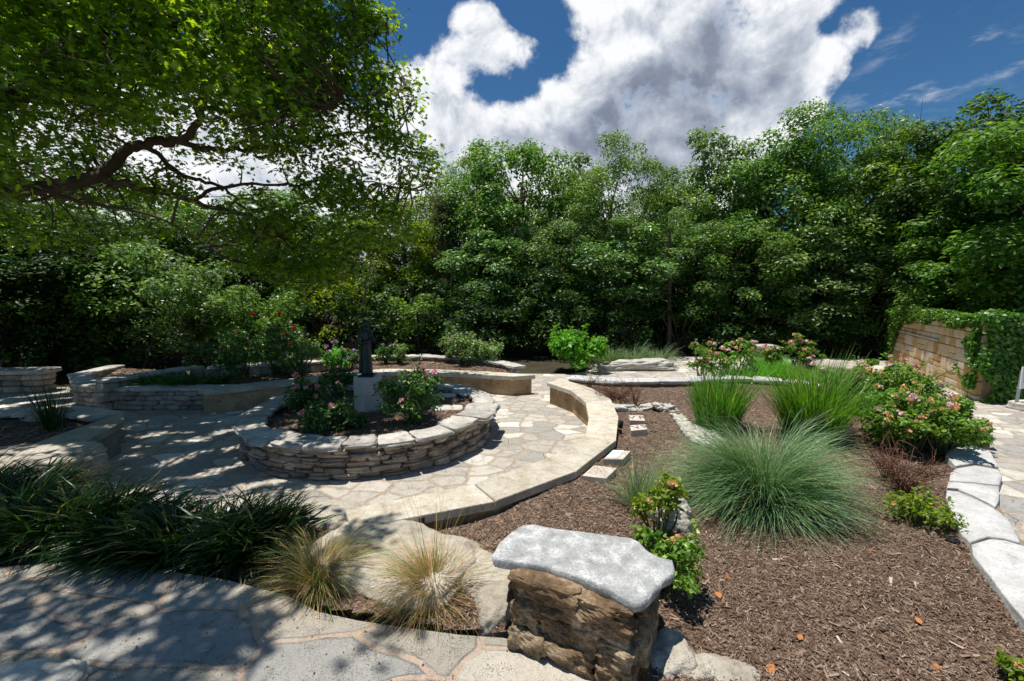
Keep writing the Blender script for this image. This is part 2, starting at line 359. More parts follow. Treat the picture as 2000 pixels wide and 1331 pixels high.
def stone_mat(name, c0, c1, c2, pit=True, attr=.35, lich=.3, scale=3.0, bdist=.012):
    m, t, out = material(name); p = pos(t)
    n = t.noise(p, scale, 8, .6, .3).outputs[0]; n2 = t.noise(p, scale * 7, 8, .65).outputs[0]; n3 = t.noise(p, scale * 30, 3, .6).outputs[0]
    f = t.math('ADD', t.math('MULTIPLY', n, .6), t.math('MULTIPLY', n2, .4))
    col = t.ramp(f, [(.32, c0), (.5, c1), (.66, c2)])
    at = t.new('ShaderNodeAttribute', attribute_name='v').outputs['Fac']
    col = t.vmath('SCALE', col, scale=t.math('ADD', 1 - attr / 2, t.math('MULTIPLY', at, attr)))
    if lich:
        lm = t.math('MULTIPLY', t.smooth(t.noise(p, scale * 2.3, 7, .7, .5).outputs[0], .55, .68), lich)
        col = t.mix(lm, col, (.1, .095, .085))
    h = t.math('ADD', n2, t.math('MULTIPLY', n3, .35))
    if pit:
        v = t.new('ShaderNodeTexVoronoi'); t.put(v.inputs['Vector'], p); v.inputs['Scale'].default_value = scale * 16
        pm = t.math('MULTIPLY', t.smooth(v.outputs['Distance'], .22, .1), t.smooth(n, .5, .62))
        col = t.mix(t.math('MULTIPLY', pm, .55), col, (.07, .055, .04)); h = t.math('SUBTRACT', h, t.math('MULTIPLY', pm, .8))
    finish(t, out, col, .88, h, .8, bdist, .25); return m
S_SLAB = stone_mat('cut_limestone', (.33, .27, .19), (.52, .46, .36), (.68, .63, .53), True, .22, .4, 4.2, .01)
S_PANEL = stone_mat('tan_limestone_panel', (.2, .12, .06), (.42, .28, .15), (.58, .43, .26), False, .3, .3, 3.4, .012)
S_GREYP = stone_mat('weathered_panel', (.13, .12, .1), (.2, .185, .16), (.3, .28, .24), False, .2, .3, 2.5, .006)
S_RING = stone_mat('stacked_fieldstone', (.2, .16, .115), (.37, .315, .245), (.58, .52, .43), False, .6, .5, 5, .02)
S_CAP = stone_mat('capping_stone', (.27, .24, .2), (.48, .445, .39), (.66, .62, .55), False, .35, .5, 5, .02)
S_EDGE = stone_mat('grey_edging_slab', (.36, .35, .33), (.55, .535, .51), (.72, .7, .67), True, .2, .3, 5, .018)
S_BOULD = stone_mat('pale_boulder', (.24, .205, .155), (.44, .39, .31), (.6, .55, .46), True, .3, .6, 3.2, .03)
S_BCAP = stone_mat('lichened_bench_top', (.25, .25, .245), (.46, .46, .445), (.88, .87, .84), True, .0, .35, 11, .016)
S_BROWN = stone_mat('brown_bench_rock', (.075, .048, .026), (.24, .155, .085), (.6, .47, .31), False, .6, .6, 4.5, .035)
S_WHITE = stone_mat('white_holey_rock', (.35, .31, .25), (.6, .56, .48), (.75, .72, .66), True, .3, .2, 6, .02)
S_PLAQ = stone_mat('pinkish_marker_stone', (.45, .36, .29), (.6, .51, .43), (.7, .63, .55), False, .2, .1, 9, .004)
S_PED = stone_mat('pedestal_limestone', (.42, .39, .35), (.56, .53, .48), (.64, .61, .56), False, .1, .1, 3, .004)
MORTAR = simple('mortar', (.24, .18, .13), .95, .3, 14, .5)

def flag_mat(name, scale, ang, stretch, w0, stops, mort, mcol, wob=.25):
    m, t, out = material(name); p = pos(t)
    mp = t.new('ShaderNodeMapping'); t.put(mp.inputs[0], p); mp.inputs['Rotation'].default_value = (0, 0, ang); mp.inputs['Scale'].default_value = (1, stretch, 0)
    nz = t.noise(p, 2.2, 4, .55).outputs['Color']
    q = t.vmath('ADD', mp.outputs[0], t.vmath('SCALE', t.vmath('SUBTRACT', nz, (.5, .5, .5)), scale=wob))
    vs = []
    for feat in ('F1', 'DISTANCE_TO_EDGE'):
        v = t.new('ShaderNodeTexVoronoi', voronoi_dimensions='2D', feature=feat); t.put(v.inputs['Vector'], q); v.inputs['Scale'].default_value = scale; v.inputs['Randomness'].default_value = .95; vs.append(v)
    sp = t.new('ShaderNodeSeparateColor'); t.put(sp.inputs[0], vs[0].outputs['Color'])
    col = t.ramp(sp.outputs[0], stops, 'CONSTANT')
    n1 = t.noise(p, 2.6, 8, .65, .6).outputs[0]; n2 = t.noise(p, 26, 7, .65).outputs[0]; n4 = t.noise(p, 9, 8, .7, .5).outputs[0]
    n5 = t.noise(p, 75, 5, .7).outputs[0]
    k = t.math('ADD', .02, t.math('ADD', t.math('MULTIPLY', t.math('ADD', n4, n5), .6), t.math('MULTIPLY', t.math('ADD', n1, n2), .36)))
    col = t.vmath('SCALE', col, scale=k)
    col = t.mix(t.math('MULTIPLY', t.smooth(t.math('ADD', t.math('MULTIPLY', n4, .6), t.math('MULTIPLY', n5, .4)), .52, .6), .5), col, (.13, .12, .105))
    col = t.mix(t.math('MULTIPLY', t.smooth(n1, .56, .72), .3), col, (.62, .56, .46))
    e = t.math('ADD', vs[1].outputs['Distance'], t.math('MULTIPLY', t.math('SUBTRACT', n2, .5), w0 * .9))
    sk = t.math('MULTIPLY', t.smooth(t.noise(p, 120, 4, .7).outputs[0], .56, .66), t.smooth(n4, .4, .6)); col = t.mix(t.math('MULTIPLY', sk, .6), col, (.09, .08, .07))
    gm = t.smooth(e, w0 * .75, w0 * 1.15, 1, 0)
    mc = t.vmath('SCALE', mcol, scale=t.math('ADD', .6, t.math('MULTIPLY', n2, .8)))
    col = t.mix(gm, col, mc)
    h = t.math('ADD', t.math('MULTIPLY', t.smooth(e, w0 * .8, w0 * 2.2), .8), t.math('ADD', t.math('MULTIPLY', t.math('ADD', n2, n5), .5), t.math('SUBTRACT', t.math('MULTIPLY', n4, .8), t.math('MULTIPLY', sk, .5))))
    finish(t, out, col, .85, h, .9, .03, .3); return m
FLAG = flag_mat('patio_flagstone', 2.9, R(20), 1.3, .04,
                [(0, (.44, .41, .36)), (.2, (.54, .49, .42)), (.36, (.64, .58, .49)), (.5, (.46, .435, .4)), (.64, (.72, .67, .58)), (.76, (.58, .52, .44)), (.9, (.84, .8, .71))], None, (.5, .38, .27))
FLAG2 = flag_mat('terrace_flagstone', 1.45, R(-38), 1.9, .034,
                 [(0, (.46, .41, .34)), (.25, (.58, .52, .43)), (.45, (.43, .41, .375)), (.62, (.64, .57, .47)), (.82, (.5, .44, .36))], None, (.56, .42, .32), .3)

def mulch_mat(name, dark=1.0):
    m, t, out = material(name); p = pos(t)
    v = t.new('ShaderNodeTexVoronoi'); mp = t.new('ShaderNodeMapping'); t.put(mp.inputs[0], t.vmath('ADD', p, t.vmath('SCALE', t.noise(p, 9, 3).outputs['Color'], scale=.25)))
    mp.inputs['Scale'].default_value = (95, 34, 30); t.put(v.inputs['Vector'], mp.outputs[0]); v.inputs['Scale'].default_value = 1
    sp = t.new('ShaderNodeSeparateColor'); t.put(sp.inputs[0], v.outputs['Color'])
    c = t.ramp(sp.outputs[0], [(0, (.055, .034, .022)), (.4, (.15, .095, .064)), (.75, (.24, .162, .115)), (1, (.38, .29, .22))])
    n = t.noise(p, 1.6, 5, .6).outputs[0]; c = t.vmath('SCALE', c, scale=t.math('MULTIPLY', t.math('ADD', .55, t.math('MULTIPLY', n, .9)), dark))
    finish(t, out, c, .95, t.math('ADD', v.outputs['Distance'], t.noise(p, 60, 4).outputs[0]), 1, .02, .15); return m
MULCH = mulch_mat('bark_mulch', 1.15)
CHIP = None
def chip_mat():
    m, t, out = material('wood_chip'); at = t.new('ShaderNodeAttribute', attribute_name='v').outputs['Fac']
    c = t.ramp(at, [(0, (.075, .045, .028)), (.45, (.18, .112, .074)), (.85, (.27, .182, .128)), (.97, (.38, .285, .21)), (1, (.55, .46, .36))])
    finish(t, out, c, .9, None); return m
CHIP = chip_mat()
def litter_mat():
    m, t, out = material('forest_floor'); p = pos(t)
    n = t.noise(p, 1.3, 6, .6).outputs[0]; n2 = t.noise(p, 28, 6, .7).outputs[0]
    c = t.ramp(t.math('ADD', t.math('MULTIPLY', n, .5), t.math('MULTIPLY', n2, .5)), [(.3, (.02, .016, .01)), (.5, (.06, .045, .03)), (.6, (.05, .07, .02)), (.75, (.12, .095, .06))])
    finish(t, out, c, .95, n2, 1, .03, .15); return m
LITTER = litter_mat()

# ------------------------------------------------------------------ the ground
mb = MB(); mb.add([[-300, -300, -.03], [300, -300, -.03], [300, 300, -.03], [-300, 300, -.03]], np.array([[0, 1, 2, 3]]))
struct(mb.obj('ground', LITTER), 'dark leaf litter under the trees round the garden')
patio_poly = [(-17, 1.5), (9.5, 1.5), (14, 5.5), (14.2, 9.5), (13, 14.3), (9.8, 15.2), (5.6, 15.1), (3.9, 13.6), (1.6, 11.8), (-.2, 11.9), (-1.2, 13.4), (-4.2, 13.8), (-9, 10.6), (-11.4, 9.9), (-17, 9.2)]
mb = MB(); prism(mb, patio_poly, -.03, 0.0)
struct(mb.obj('patio', FLAG), 'mortared irregular flagstone paving of the sunken garden and its paths')

RC = (-2.18, 6.76); BT = .43
TERR = .30
tpts = [(-600, 1150), (-200, 1120), (0, 1108), (180, 1092), (440, 1132), (560, 1162), (622, 1195), (700, 1212), (780, 1224), (900, 1240), (985, 1246), (1050, 1262), (1150, 1300), (1260, 1345), (1400, 1420)]
terr_edge = [G(x, y, TERR) for x, y in tpts]
mb = MB(); prism(mb, terr_edge + [(1.2, -3), (-6, -3)], -.02, TERR, .012)
struct(mb.obj('terrace', FLAG2), 'raised grey flagstone terrace in the foreground')

bo = [(1101, 742), (1154, 758), (1193, 780.5), (1208, 814.6), (1203, 860.7), (1125, 921), (968, 979), (684, 1033)]
bi = [(1068, 747.6), (1114.6, 763), (1143.5, 785.7), (1150, 816), (1143, 853), (1068.5, 896), (926.5, 945), (673, 996)]
BO = [G(x, y, BT) for x, y in bo]; BI = [G(x, y, BT) for x, y in bi]
edge_px = [(1110, 741), (1160, 746), (1220, 748), (1290, 748), (1350, 747), (1410, 743), (1470, 743), (1530, 748), (1590, 755), (1650, 765), (1720, 778), (1790, 800), (1850, 830), (1868, 850)]
EP = [G(x, y, BT - .02) for x, y in edge_px]
slab_l = [G(x, y, .40) for x, y in [(1853, 925), (1848, 952), (1848, 962), (1890, 1060), (1893, 1066), (2010, 1225), (2100, 1330)]]
mz = lambda V: .335 + .018 * fbm(V, 5, 1.6, 3) + .012 * fbm(V, 6, 9, 3) - .07 * np.exp(-((V[:, 0] + .6) ** 2 + (V[:, 1] - 3.3) ** 2) / .5)
bed_poly = BO[::-1][0:8] + [(EP[i][0], EP[i][1] + .05) for i in range(len(EP))] + [(slab_l[0][0] + .2, slab_l[0][1] + .1)] + [(p[0] + .12, p[1]) for p in slab_l] + [(2.2, -.5), (1.0, -.5)] + [(x, y + .03) for x, y in terr_edge[::-1][1:]][:9] + [G(590, 1060, .3)]
bed_poly = [(p[0], p[1]) for p in bed_poly]
struct(sheet('mulch_bed', bed_poly, .035, mz, MULCH), 'brown bark mulch of the large planting bed on the right')
# retaining core hidden under bench and edging stops the bed floating
core = MB(); prism(core, [(p[0], p[1]) for p in bed_poly], -.02, .22); 
struct(core.obj('soil', LITTER), 'packed soil under the bark mulch of the large bed')

rg = np.random.default_rng(11)
def scatter(poly, n, rg, dens=None):
    poly = np.array(poly); lo = poly.min(0); hi = poly.max(0); out = []
    while sum(len(o) for o in out) < n:
        P = rg.uniform(lo, hi, (n * 2, 2)); P = P[inpoly(P, poly)]
        if dens is not None: P = P[rg.random(len(P)) < dens(P)]
        out.append(P)
    return np.concatenate(out)[:n]
def chips(name, poly, n, zf, rg, L=.03, dens=None, label='', zoff=.006, mat=None):
    P = scatter(poly, n, rg, dens); V0 = np.c_[P, np.zeros(n)]; z = zf(V0)
    c = np.c_[P, z + zoff + rg.random(n) * .008]; a = rg.uniform(0, 6.28, n); l = L * rg.lognormal(0, .5, n); wv = l * rg.uniform(.08, .3, n)
    ti = rg.normal(0, .3, n)
    X = np.stack([np.cos(a) * np.cos(ti), np.sin(a) * np.cos(ti), np.sin(ti)], 1) * l[:, None] / 2; Y = np.stack([-np.sin(a), np.cos(a), rg.normal(0, .3, n)], 1) * wv[:, None] / 2
    V = np.stack([c - X - Y, c + X - Y * .4, c + X * .9 + Y * .6, c - X * .9 + Y], 1)
    m = MB(); m.add(V.reshape(-1, 3), np.arange(4 * n).reshape(n, 4), rg.random(n) ** 1.2)
    return tag(m.obj(name, mat or CHIP), label, 'bark chips', kind='stuff')
chips('bark_chips', bed_poly, 110000, mz, rg, .0175, lambda P: np.clip((2.6 / (P[:, 1] + .01)) ** 1.6, .08, 1) * np.clip(.55 + .6 * fbm(np.c_[P * 2, P[:, 0] * 0], 31, 1, 3), .12, 1), 'loose bark chips and twigs strewn over the large mulch bed')

# ------------------------------------------------------------------ benches
def poly_bench(name, label, inner, outer, zt, th, panel_m, slab_m, pback=.06, jmat=None, over=.05, ends=(0, 0), thick=None):
    th_ = thing(name, label, 'bench', (0, 0, 0)); n = len(inner)
    for i in range(n - 1):
        a, b, c, d = [np.array(q) for q in (inner[i], inner[i + 1], outer[i + 1], outer[i])]
        g = .004; ab = (b - a) / np.linalg.norm(b - a); dc = (c - d) / np.linalg.norm(c - d)
        m = MB(); k = 6; w_ = []
        rgx = np.random.default_rng(i + 5)
        prism(m, [a + ab * g, b - ab * g, c - dc * g, d + dc * g], zt - (th if thick is None else thick), zt + rgx.uniform(-.003, .003), .008, rgx.random())
        m.obj('seat_slab', slab_m, th_)
    m = MB()
    for i in range(n - 1):
        a, b, c, d = [np.array(q) for q in (inner[i], inner[i + 1], outer[i + 1], outer[i])]
        na = (d - a) / np.linalg.norm(d - a); nb = (c - b) / np.linalg.norm(c - b)
        e0 = (b - a) / np.linalg.norm(b - a) * over if i == 0 else 0; e1 = (a - b) / np.linalg.norm(b - a) * over if i == n - 2 else 0
        prism(m, [a + na * over + e0, b + nb * over + e1, c - nb * .04 + e1, d - na * .04 + e0], -.01, zt - th, 0, (i * .37) % 1)
    m.obj('base_panel', panel_m, th_); return th_
poly_bench('curved_bench', 'curved cream limestone bench with seven slabs edging the mulch bed right of the round planter', BI, BO, BT, .075, S_PANEL, S_SLAB)
lf = [(1001.5, 736), (929, 731.5), (840, 728), (749, 726.5), (696, 732.5), (578, 746), (418, 763)]
LI = [np.array(G(x, y, BT)) for x, y in lf]
LO = []
for p in LI:
    d = p - np.array(RC); d /= np.linalg.norm(d); LO.append(p + d * .42)
LO[0] = LO[0] + np.array([.22, -.12])
poly_bench('curved_bench', 'curved limestone bench with tan panel behind the round planter and statue', LI, LO, BT, .085, S_PANEL, S_SLAB)

# left inscribed bench
a0, a1, a2, a3 = G(126, 884, BT), G(242, 823, BT), G(242, 805, BT), G(52, 872, BT)
a1 = np.array(a1); a2 = np.array(a2); a0 = np.array(a0); a3 = np.array(a3)
tb = thing('inscribed_bench', 'weathered grey stone bench slab with carved lettering at the left of the patio', 'bench')
m = MB(); prism(m, [a0, a1, a2, a3], BT - .085, BT + .004, .01); m.obj('seat_slab', stone_mat('mossy_slab', (.22, .2, .14), (.34, .31, .23), (.46, .42, .33), False, .1, .3, 3, .006), tb)
e = (a1 - a0) / np.linalg.norm(a1 - a0); nn = np.array([-e[1], e[0]]); nn = nn if nn @ (a3 - a0) > 0 else -nn
m = MB(); prism(m, [a0 + e * .22 + nn * .04, a1 - e * .05 + nn * .04, a1 - e * .05 + nn * .3, a0 + e * .22 + nn * .3], -.01, BT - .085); m.obj('base_panel', S_GREYP, tb)
m = MB()
for q, zz in enumerate(((.05, .1), (.2, .12), (.32, .06))):
    rock(m, [*(a0 + e * .1 + nn * .14), .02 + zz[0] * 1.0 + .05], (.26, .3, .14), math.atan2(e[1], e[0]), 40 + q, 6, 5, .1)
m.obj('base_stone', S_RING, tb)
m = MB(); rgt = np.random.default_rng(3)
def lettering(m, o, ux, uz, n_out, length, h, rows, rg, dashes):   # small carved strokes in rows
    for r_ in range(rows):
        x = 0
        while x < length:
            wl = rg.uniform(.4, 1) * dashes
            for k in range(max(1, int(wl / (h * .8)))):
                if x + h * .5 > length: break
                p = o + ux * x - uz * (r_ * h * 1.7) + n_out * .0015; s_ = h * rg.uniform(.25, .5); up_ = uz * h * rg.uniform(.7, 1)
                m.add([p, p + ux * s_ * .35, p + ux * s_ * .35 + up_, p + up_], np.array([[0, 1, 2, 3]])); 
                m.add([p, p + ux * s_, p + ux * s_ + uz * h * .2, p + uz * h * .2] if rg.random() < .5 else [p + up_ - uz * h * .2, p + ux * s_ + up_ - uz * h * .2, p + ux * s_ + up_, p + up_], np.array([[0, 1, 2, 3]])); x += h * .75
            x += h * .6
e3 = np.array([e[0], e[1], 0]); n3 = np.array([-nn[0], -nn[1], 0]); uz = np.array([0, 0, 1.])
L01 = np.linalg.norm(a1 - a0)
for f0, f1 in ((.28, .58), (.68, .97)):
    lettering(m, np.array([*(a0 + e * L01 * f0), BT - .034]) + n3 * .002, e3, uz, n3, L01 * (f1 - f0), .02, 2, rgt, .12)
m.obj('carved_lettering', INK, tb)

# ------------------------------------------------------------------ round planter
def wedge(mb, cx, cy, am, da, r0, r1, z0, z1, seed, n=5, k=6, amp=.06, a=None):
    V, Fc = rblock(n, k); V = V * (1 + amp * fbm(V * 1.2 + seed, seed, 1.6, 3))[:, None]
    ang = am + V[:, 0] * da / 2; rr = (r0 + r1) / 2 + V[:, 1] * (r1 - r0) / 2; z = (z0 + z1) / 2 + V[:, 2] * (z1 - z0) / 2
    mb.add(np.stack([cx + rr * np.sin(ang), cy - rr * np.cos(ang), z], 1), Fc[:, ::-1], np.random.default_rng(seed).random() if a is None else a)
pl = thing('round_planter', 'round raised planter of stacked fieldstone with flat capping stones around the statue', 'planter')
rg = np.random.default_rng(4); m = MB(); z = 0.0; cidx = 0
heights = [.085, .07, .055, .075, .05, .06]
for h in heights:
    ang = rg.uniform(0, .2)
    end = ang + 2 * math.pi
    while ang < end - .04:
        wd = min(rg.uniform(.09, .26) * (1.0 if h < .07 else .8), end - ang); cidx += 1
        if h > .06 and rg.random() < .35:
            wedge(m, *RC, ang + wd / 2, wd * .95, 1.68, 1.84 + rg.uniform(-.03, .03), z + .003, z + h * .5, cidx, 5, 4, .14)
            wedge(m, *RC, ang + wd / 2, wd * .93, 1.68, 1.84 + rg.uniform(-.03, .03), z + h * .5, z + h - .002, cidx + 500, 5, 4, .14)
        else:
            wedge(m, *RC, ang + wd / 2, wd * .94, 1.66, 1.84 + rg.uniform(-.05, .04), z + .006 - rg.uniform(0, .01), z + h - .006 + rg.uniform(0, .01), cidx, 6, 7, .13)
        ang += wd
    z += h * .93
m.obj('stone_courses', S_RING, pl)
m = MB(); n = 72; th = np.arange(n) * 2 * math.pi / n
ring = lambda r, z: np.stack([RC[0] + r * np.cos(th), RC[1] + r * np.sin(th), np.full(n, z)], 1)
i = np.arange(n); j = (i + 1) % n
m.add(np.concatenate([ring(1.775, 0), ring(1.775, .39), ring(1.62, .39), ring(1.62, .2)]), [np.concatenate([np.stack([l * n + i, l * n + j, (l + 1) * n + j, (l + 1) * n + i], 1) for l in range(3)])])
m.obj('mortar', MORTAR, pl)
ang = .1; k_ = 0
while ang < .1 + 2 * math.pi - .03:
    wd = min(rg.uniform(.19, .36), .1 + 2 * math.pi - ang); k_ += 1
    if .1 + 2 * math.pi - ang - wd < .12: wd = .1 + 2 * math.pi - ang
    m = MB(); wedge(m, *RC, ang + wd / 2, wd * .95, 1.5 + rg.uniform(-.05, .1), 1.94 + rg.uniform(-.07, .06), .388, .45 + rg.uniform(-.012, .012), 800 + k_, 9, 12, .09)
    m.obj('capping_stone', S_CAP, pl, True); ang += wd
mzr = lambda V: .365 + .02 * fbm(V, 15, 2, 3) + .012 * fbm(V, 16, 9, 3)
circ = [(RC[0] + 1.68 * math.cos(a), RC[1] + 1.68 * math.sin(a)) for a in np.linspace(0, 2 * math.pi, 60, endpoint=False)]
tag(sheet('planter_mulch', circ, .04, mzr, MULCH), 'shaded bark mulch filling the round planter', 'mulch', kind='stuff')
chips('planter_chips', circ, 7000, mzr, rg, .035, None, 'loose bark chips on the mulch inside the round planter')
m = MB(); rock(m, [*G(815, 800, .4), .385], (.55, .42, .08), .3, 61, 8, 6, .05); rock(m, [*G(880, 790, .4), .385], (.5, .3, .07), .1, 62, 8, 6, .05)
for q, (px, py, dx, dy, lab) in enumerate([(873, 797, .5, .3, 'flat white flagstone lying on mulch at the right inside the planter'), (868, 772, .42, .22, 'flat white flagstone behind the right rose in the planter'), (530, 792, .22, .15, 'small pale stone on mulch at the left inside the planter')]):
    m = MB(); rock(m, [*G(px, py, .4), .385], (dx, dy, .06), .1 * q, 61 + q, 8, 7, .05); tag(m.obj('flat_stone', S_WHITE, None, True), lab, 'stone')

# pedestal and statue
PX, PY = -2.28, 6.72
zt = .92
m = MB(); box(m, (0, 0, (zt + .34) / 2 - 0), (.325, .325, zt - .34), R(48), .5, 8, 30)
po = m.obj('pedestal', S_PED); po.location = (PX, PY, 0); tag(po, 'plain pale limestone pedestal block under the bronze figure in the round planter', 'pedestal')
st = thing('statue', 'dark bronze statue of a slender robed figure standing on the pale pedestal', 'statue', (PX, PY, zt))
m = MB(); box(m, (0, 0, .0125), (.25, .23, .025), R(30)); m.obj('base_plate', BRONZE, st)
def loft(mb, rows, n=28, fold=None):
    V = []; th = np.arange(n) * 2 * math.pi / n
    for (z, rx, ry, ox, oy, fa) in rows:
        k = 1 + fa * (np.sin(th * 7 + 1) * .6 + np.sin(th * 11 + z * 4) * .4)
        V.append(np.stack([ox + rx * k * np.cos(th), oy + ry * k * np.sin(th), np.full(n, z)], 1))
    r = len(rows); V = np.concatenate(V); i, j = np.meshgrid(np.arange(r - 1), np.arange(n), indexing='ij'); i = i.ravel(); j = j.ravel(); j2 = (j + 1) % n
    mb.add(V, [np.stack([i * n + j, i * n + j2, (i + 1) * n + j2, (i + 1) * n + j], 1), (np.arange(n) + (r - 1) * n)[None, :], np.arange(n)[None, ::-1]])
m = MB()
loft(m, [(.025, .095, .075, 0, 0, .1), (.06, .088, .07, 0, 0, .1), (.2, .078, .062, 0, 0, .09), (.35, .076, .06, 0, 0, .07), (.46, .08, .062, -.003, 0, .05), (.54, .078, .058, -.004, 0, .04), (.6, .086, .06, -.004, 0, .03),
         (.66, .1, .06, -.003, 0, .02), (.7, .098, .052, 0, 0, .01), (.722, .065, .042, .002, 0, 0), (.735, .034, .034, .004, -.002, 0), (.76, .03, .031, .006, -.004, 0),
         (.772, .036, .04, .007, -.006, 0), (.79, .044, .05, .008, -.008, 0), (.815, .049, .055, .008, -.008, 0), (.84, .049, .055, .007, -.006, 0), (.862, .042, .047, .006, -.004, 0), (.877, .026, .03, .005, -.002, 0), (.882, .008, .01, .005, 0, 0)])
for s, el, hd in ((-1, (-.115, .0, .52), (-.02, -.095, .56)), (1, (.12, -.01, .54), (.04, -.1, .62))):
    P = curve([(s * .085, 0, .685), (s * .112, .0, .61), el, (el[0] * .7, -.07, .545), hd], 6)
    tube(m, P, np.linspace(.034, .02, len(P)), 10)
    for f in range(5):                         # fingers folded together at the chest
        b = np.array(hd) + np.array([s * -.004, -.004, (f - 2) * .007]); tube(m, [b, b + [-s * .02, -.012, .006], b + [-s * (.036 + .003 * (f % 3)), -.01, .014]], [.0062, .0055, .004], 6)
tube(m, [(.012, -.055, .828), (.013, -.07, .806), (.012, -.058, .798)], [.005, .009, .006], 8)   # nose
tube(m, [(-.004, -.056, .788), (.012, -.062, .787), (.028, -.055, .788)], [.003, .005, .003], 6)
for s in (-1, 1):
    rock(m, (.01 + s * .02, -.055, .822), (.014, .01, .007), 0, 3, 3, 3, 0); rock(m, (.008 + s * .05, -.005, .815), (.01, .022, .032), 0, 4, 3, 3, 0)
    rock(m, (s * .035, -.075, .037), (.04, .085, .025), 0, 7, 4, 3, .03)
ob = m.obj('robed_body', BRONZE, st, True)
m = MB(); V, Fc = rblock(8, 2); V = V * [.054, .06, .05] + [.007, .004, .832]; keep = V[:, 1] > -.04; V[:, 1] = np.where(V[:, 1] < -.036, -.036, V[:, 1]); m.add(V, Fc)
P = curve([(-.1, .02, .69), (-.06, .065, .5), (-.05, .075, .3), (-.06, .085, .05)], 6); tube(m, P, np.linspace(.02, .03, len(P)), 8)
P = curve([(.1, .02, .69), (.095, .03, .5), (.085, .03, .3), (.09, .03, .05)], 6); tube(m, P, np.linspace(.018, .022, len(P)), 8)
m.obj('head_cloth', BRONZE, st, True)
st.rotation_euler = (0, 0, R(62)); st.scale = (1, 1, 1.0)
# ------------------------------------------------------------------ dry-stone bed walls on the left
def wall_run(name, label, pts, h, depth, seed, cap=.07, courses=4, capw=.38, capn=.5, side=1, cat='low wall', matc=None):
    rg = np.random.default_rng(seed); th_ = thing(name, label, cat); P = np.array(pts, float)
    seg = np.linalg.norm(np.diff(P, axis=0), axis=1); cum = np.r_[0, np.cumsum(seg)]; L = cum[-1]
    def at(s):
        s = min(max(s, 0), L - 1e-6); i = np.searchsorted(cum, s, 'right') - 1; d = (P[i + 1] - P[i]) / seg[i]; return P[i] + d * (s - cum[i]), d
    m = MB(); ch = (h - cap) / courses; idx = seed * 1000
    for c in range(courses):
        s = rg.uniform(-.1, 0)
        while s < L:
            w_ = rg.uniform(.12, .34); p, d = at(s + w_ / 2); nrm = np.array([-d[1], d[0]]) * side; idx += 1
            c3 = p + nrm * (depth / 2 + rg.uniform(-.02, .02)); rock(m, (c3[0], c3[1], ch * (c + .5)), (w_ * 1.03, depth, ch * 1.04), math.atan2(d[1], d[0]), idx, 5, 5, .09); s += w_
    m.obj('stone_courses', S_RING, th_)
    s = 0
    while s < L - .05:
        w_ = min(rg.uniform(capn * .7, capn * 1.3), L - s); p, d = at(s + w_ / 2); nrm = np.array([-d[1], d[0]]) * side; idx += 1; m = MB()
        c3 = p + nrm * (capw / 2 - .04); rock(m, (c3[0], c3[1], h - cap / 2), (w_ * 1.02, capw, cap), math.atan2(d[1], d[0]), idx, 8, 7, .05); m.obj('capping_stone', matc or S_CAP, th_, True); s += w_
    return th_
A = np.array(G(438, 802, 0)); B = np.array(G(237, 802, 0)); Cc = np.array(G(150, 792, 0)); Dd = np.array(G(140, 768, 0)); 
wall_run('low_stone_wall', 'low dry-stacked wall with flat caps running left from the tan bench panel', [A, B, Cc, Dd, Dd + [-.2, 1.2]], .44, .22, 21, side=-1)
E1 = G(205, 762, .43); E2 = G(372, 735, .43)
tw = wall_run('low_stone_wall', 'second low stone wall at the back of the shaded bed behind the daylilies', [E1, E2, (E2[0] + 2.5, E2[1] + .9)], .62, .3, 22, side=1, courses=3)
wall_run('low_stone_wall', 'far low edging wall of stones behind the bench and red roses', [(-4.6, 11.7), (-2.6, 11.9), (-.9, 11.3), (-.25, 10.6), (.05, 10.1)], .5, .25, 23, side=1, courses=3)
def ground_poly(name, poly, z, step, m, lab, cat='mulch', kind='stuff', seed=9):
    f = lambda V: z + .02 * fbm(V, seed, 2, 3) + .01 * fbm(V, seed + 1, 9, 3)
    o = sheet(name, poly, step, f, m); tag(o, lab, cat, kind=kind); return f
lbp = [tuple(p) for p in LO] + [tuple(A + [0, .15]), tuple(B + [0, .15]), tuple(Cc + [.1, .15]), (Dd[0] + .1, Dd[1] + 1.2), (-8.4, 10.4), (-4.6, 11.7), (-2.6, 11.9), (-.9, 11.3), (-.25, 10.6), (.05, 10.1)]
fz = ground_poly('bed_mulch', lbp, .36, .07, MULCH, 'bark mulch of the bed behind the left bench')
chips('bed_chips', lbp, 9000, fz, rg, .05, None, 'loose chips on the mulch bed behind the left bench')
# left front bed with its flat wide caps
w1 = [G(0, 800, BT), G(60, 797, BT), G(130, 795, BT), G(185, 797, BT), G(238, 806, BT)]
wall_run('low_stone_wall', 'flat wide capped bed wall behind the inscribed bench at far left', [(-9, 6.4)] + w1, .44, .25, 24, side=-1, capw=.42)
lb2 = [(-9, 6.6)] + [(p[0], p[1]) for p in w1] + [tuple(a2), tuple(a3), (-5.4, 4.4), (-9, 4.3)]
fz2 = ground_poly('bed_mulch', lb2, .36, .06, MULCH, 'reddish bark mulch in the small bed behind the inscribed bench')
chips('bed_chips', lb2, 5000, fz2, rg, .04, None, 'loose chips in the small bed behind the inscribed bench')
def boulder(px, py, z, dims, rot, seed, lab, m=None, name='boulder', k=4, amp=.12, n=22, sink=.4, freq=1.9):
    x, y = G(px, py, z); mb = MB(); rock(mb, (0, 0, dims[2] * (.5 - sink)), dims, rot, seed, n, k, amp, freq, tilt=0)
    o = mb.obj(name, m or S_BOULD, None, True); o.location = (x, y, z); tag(o, lab, 'rock'); return o
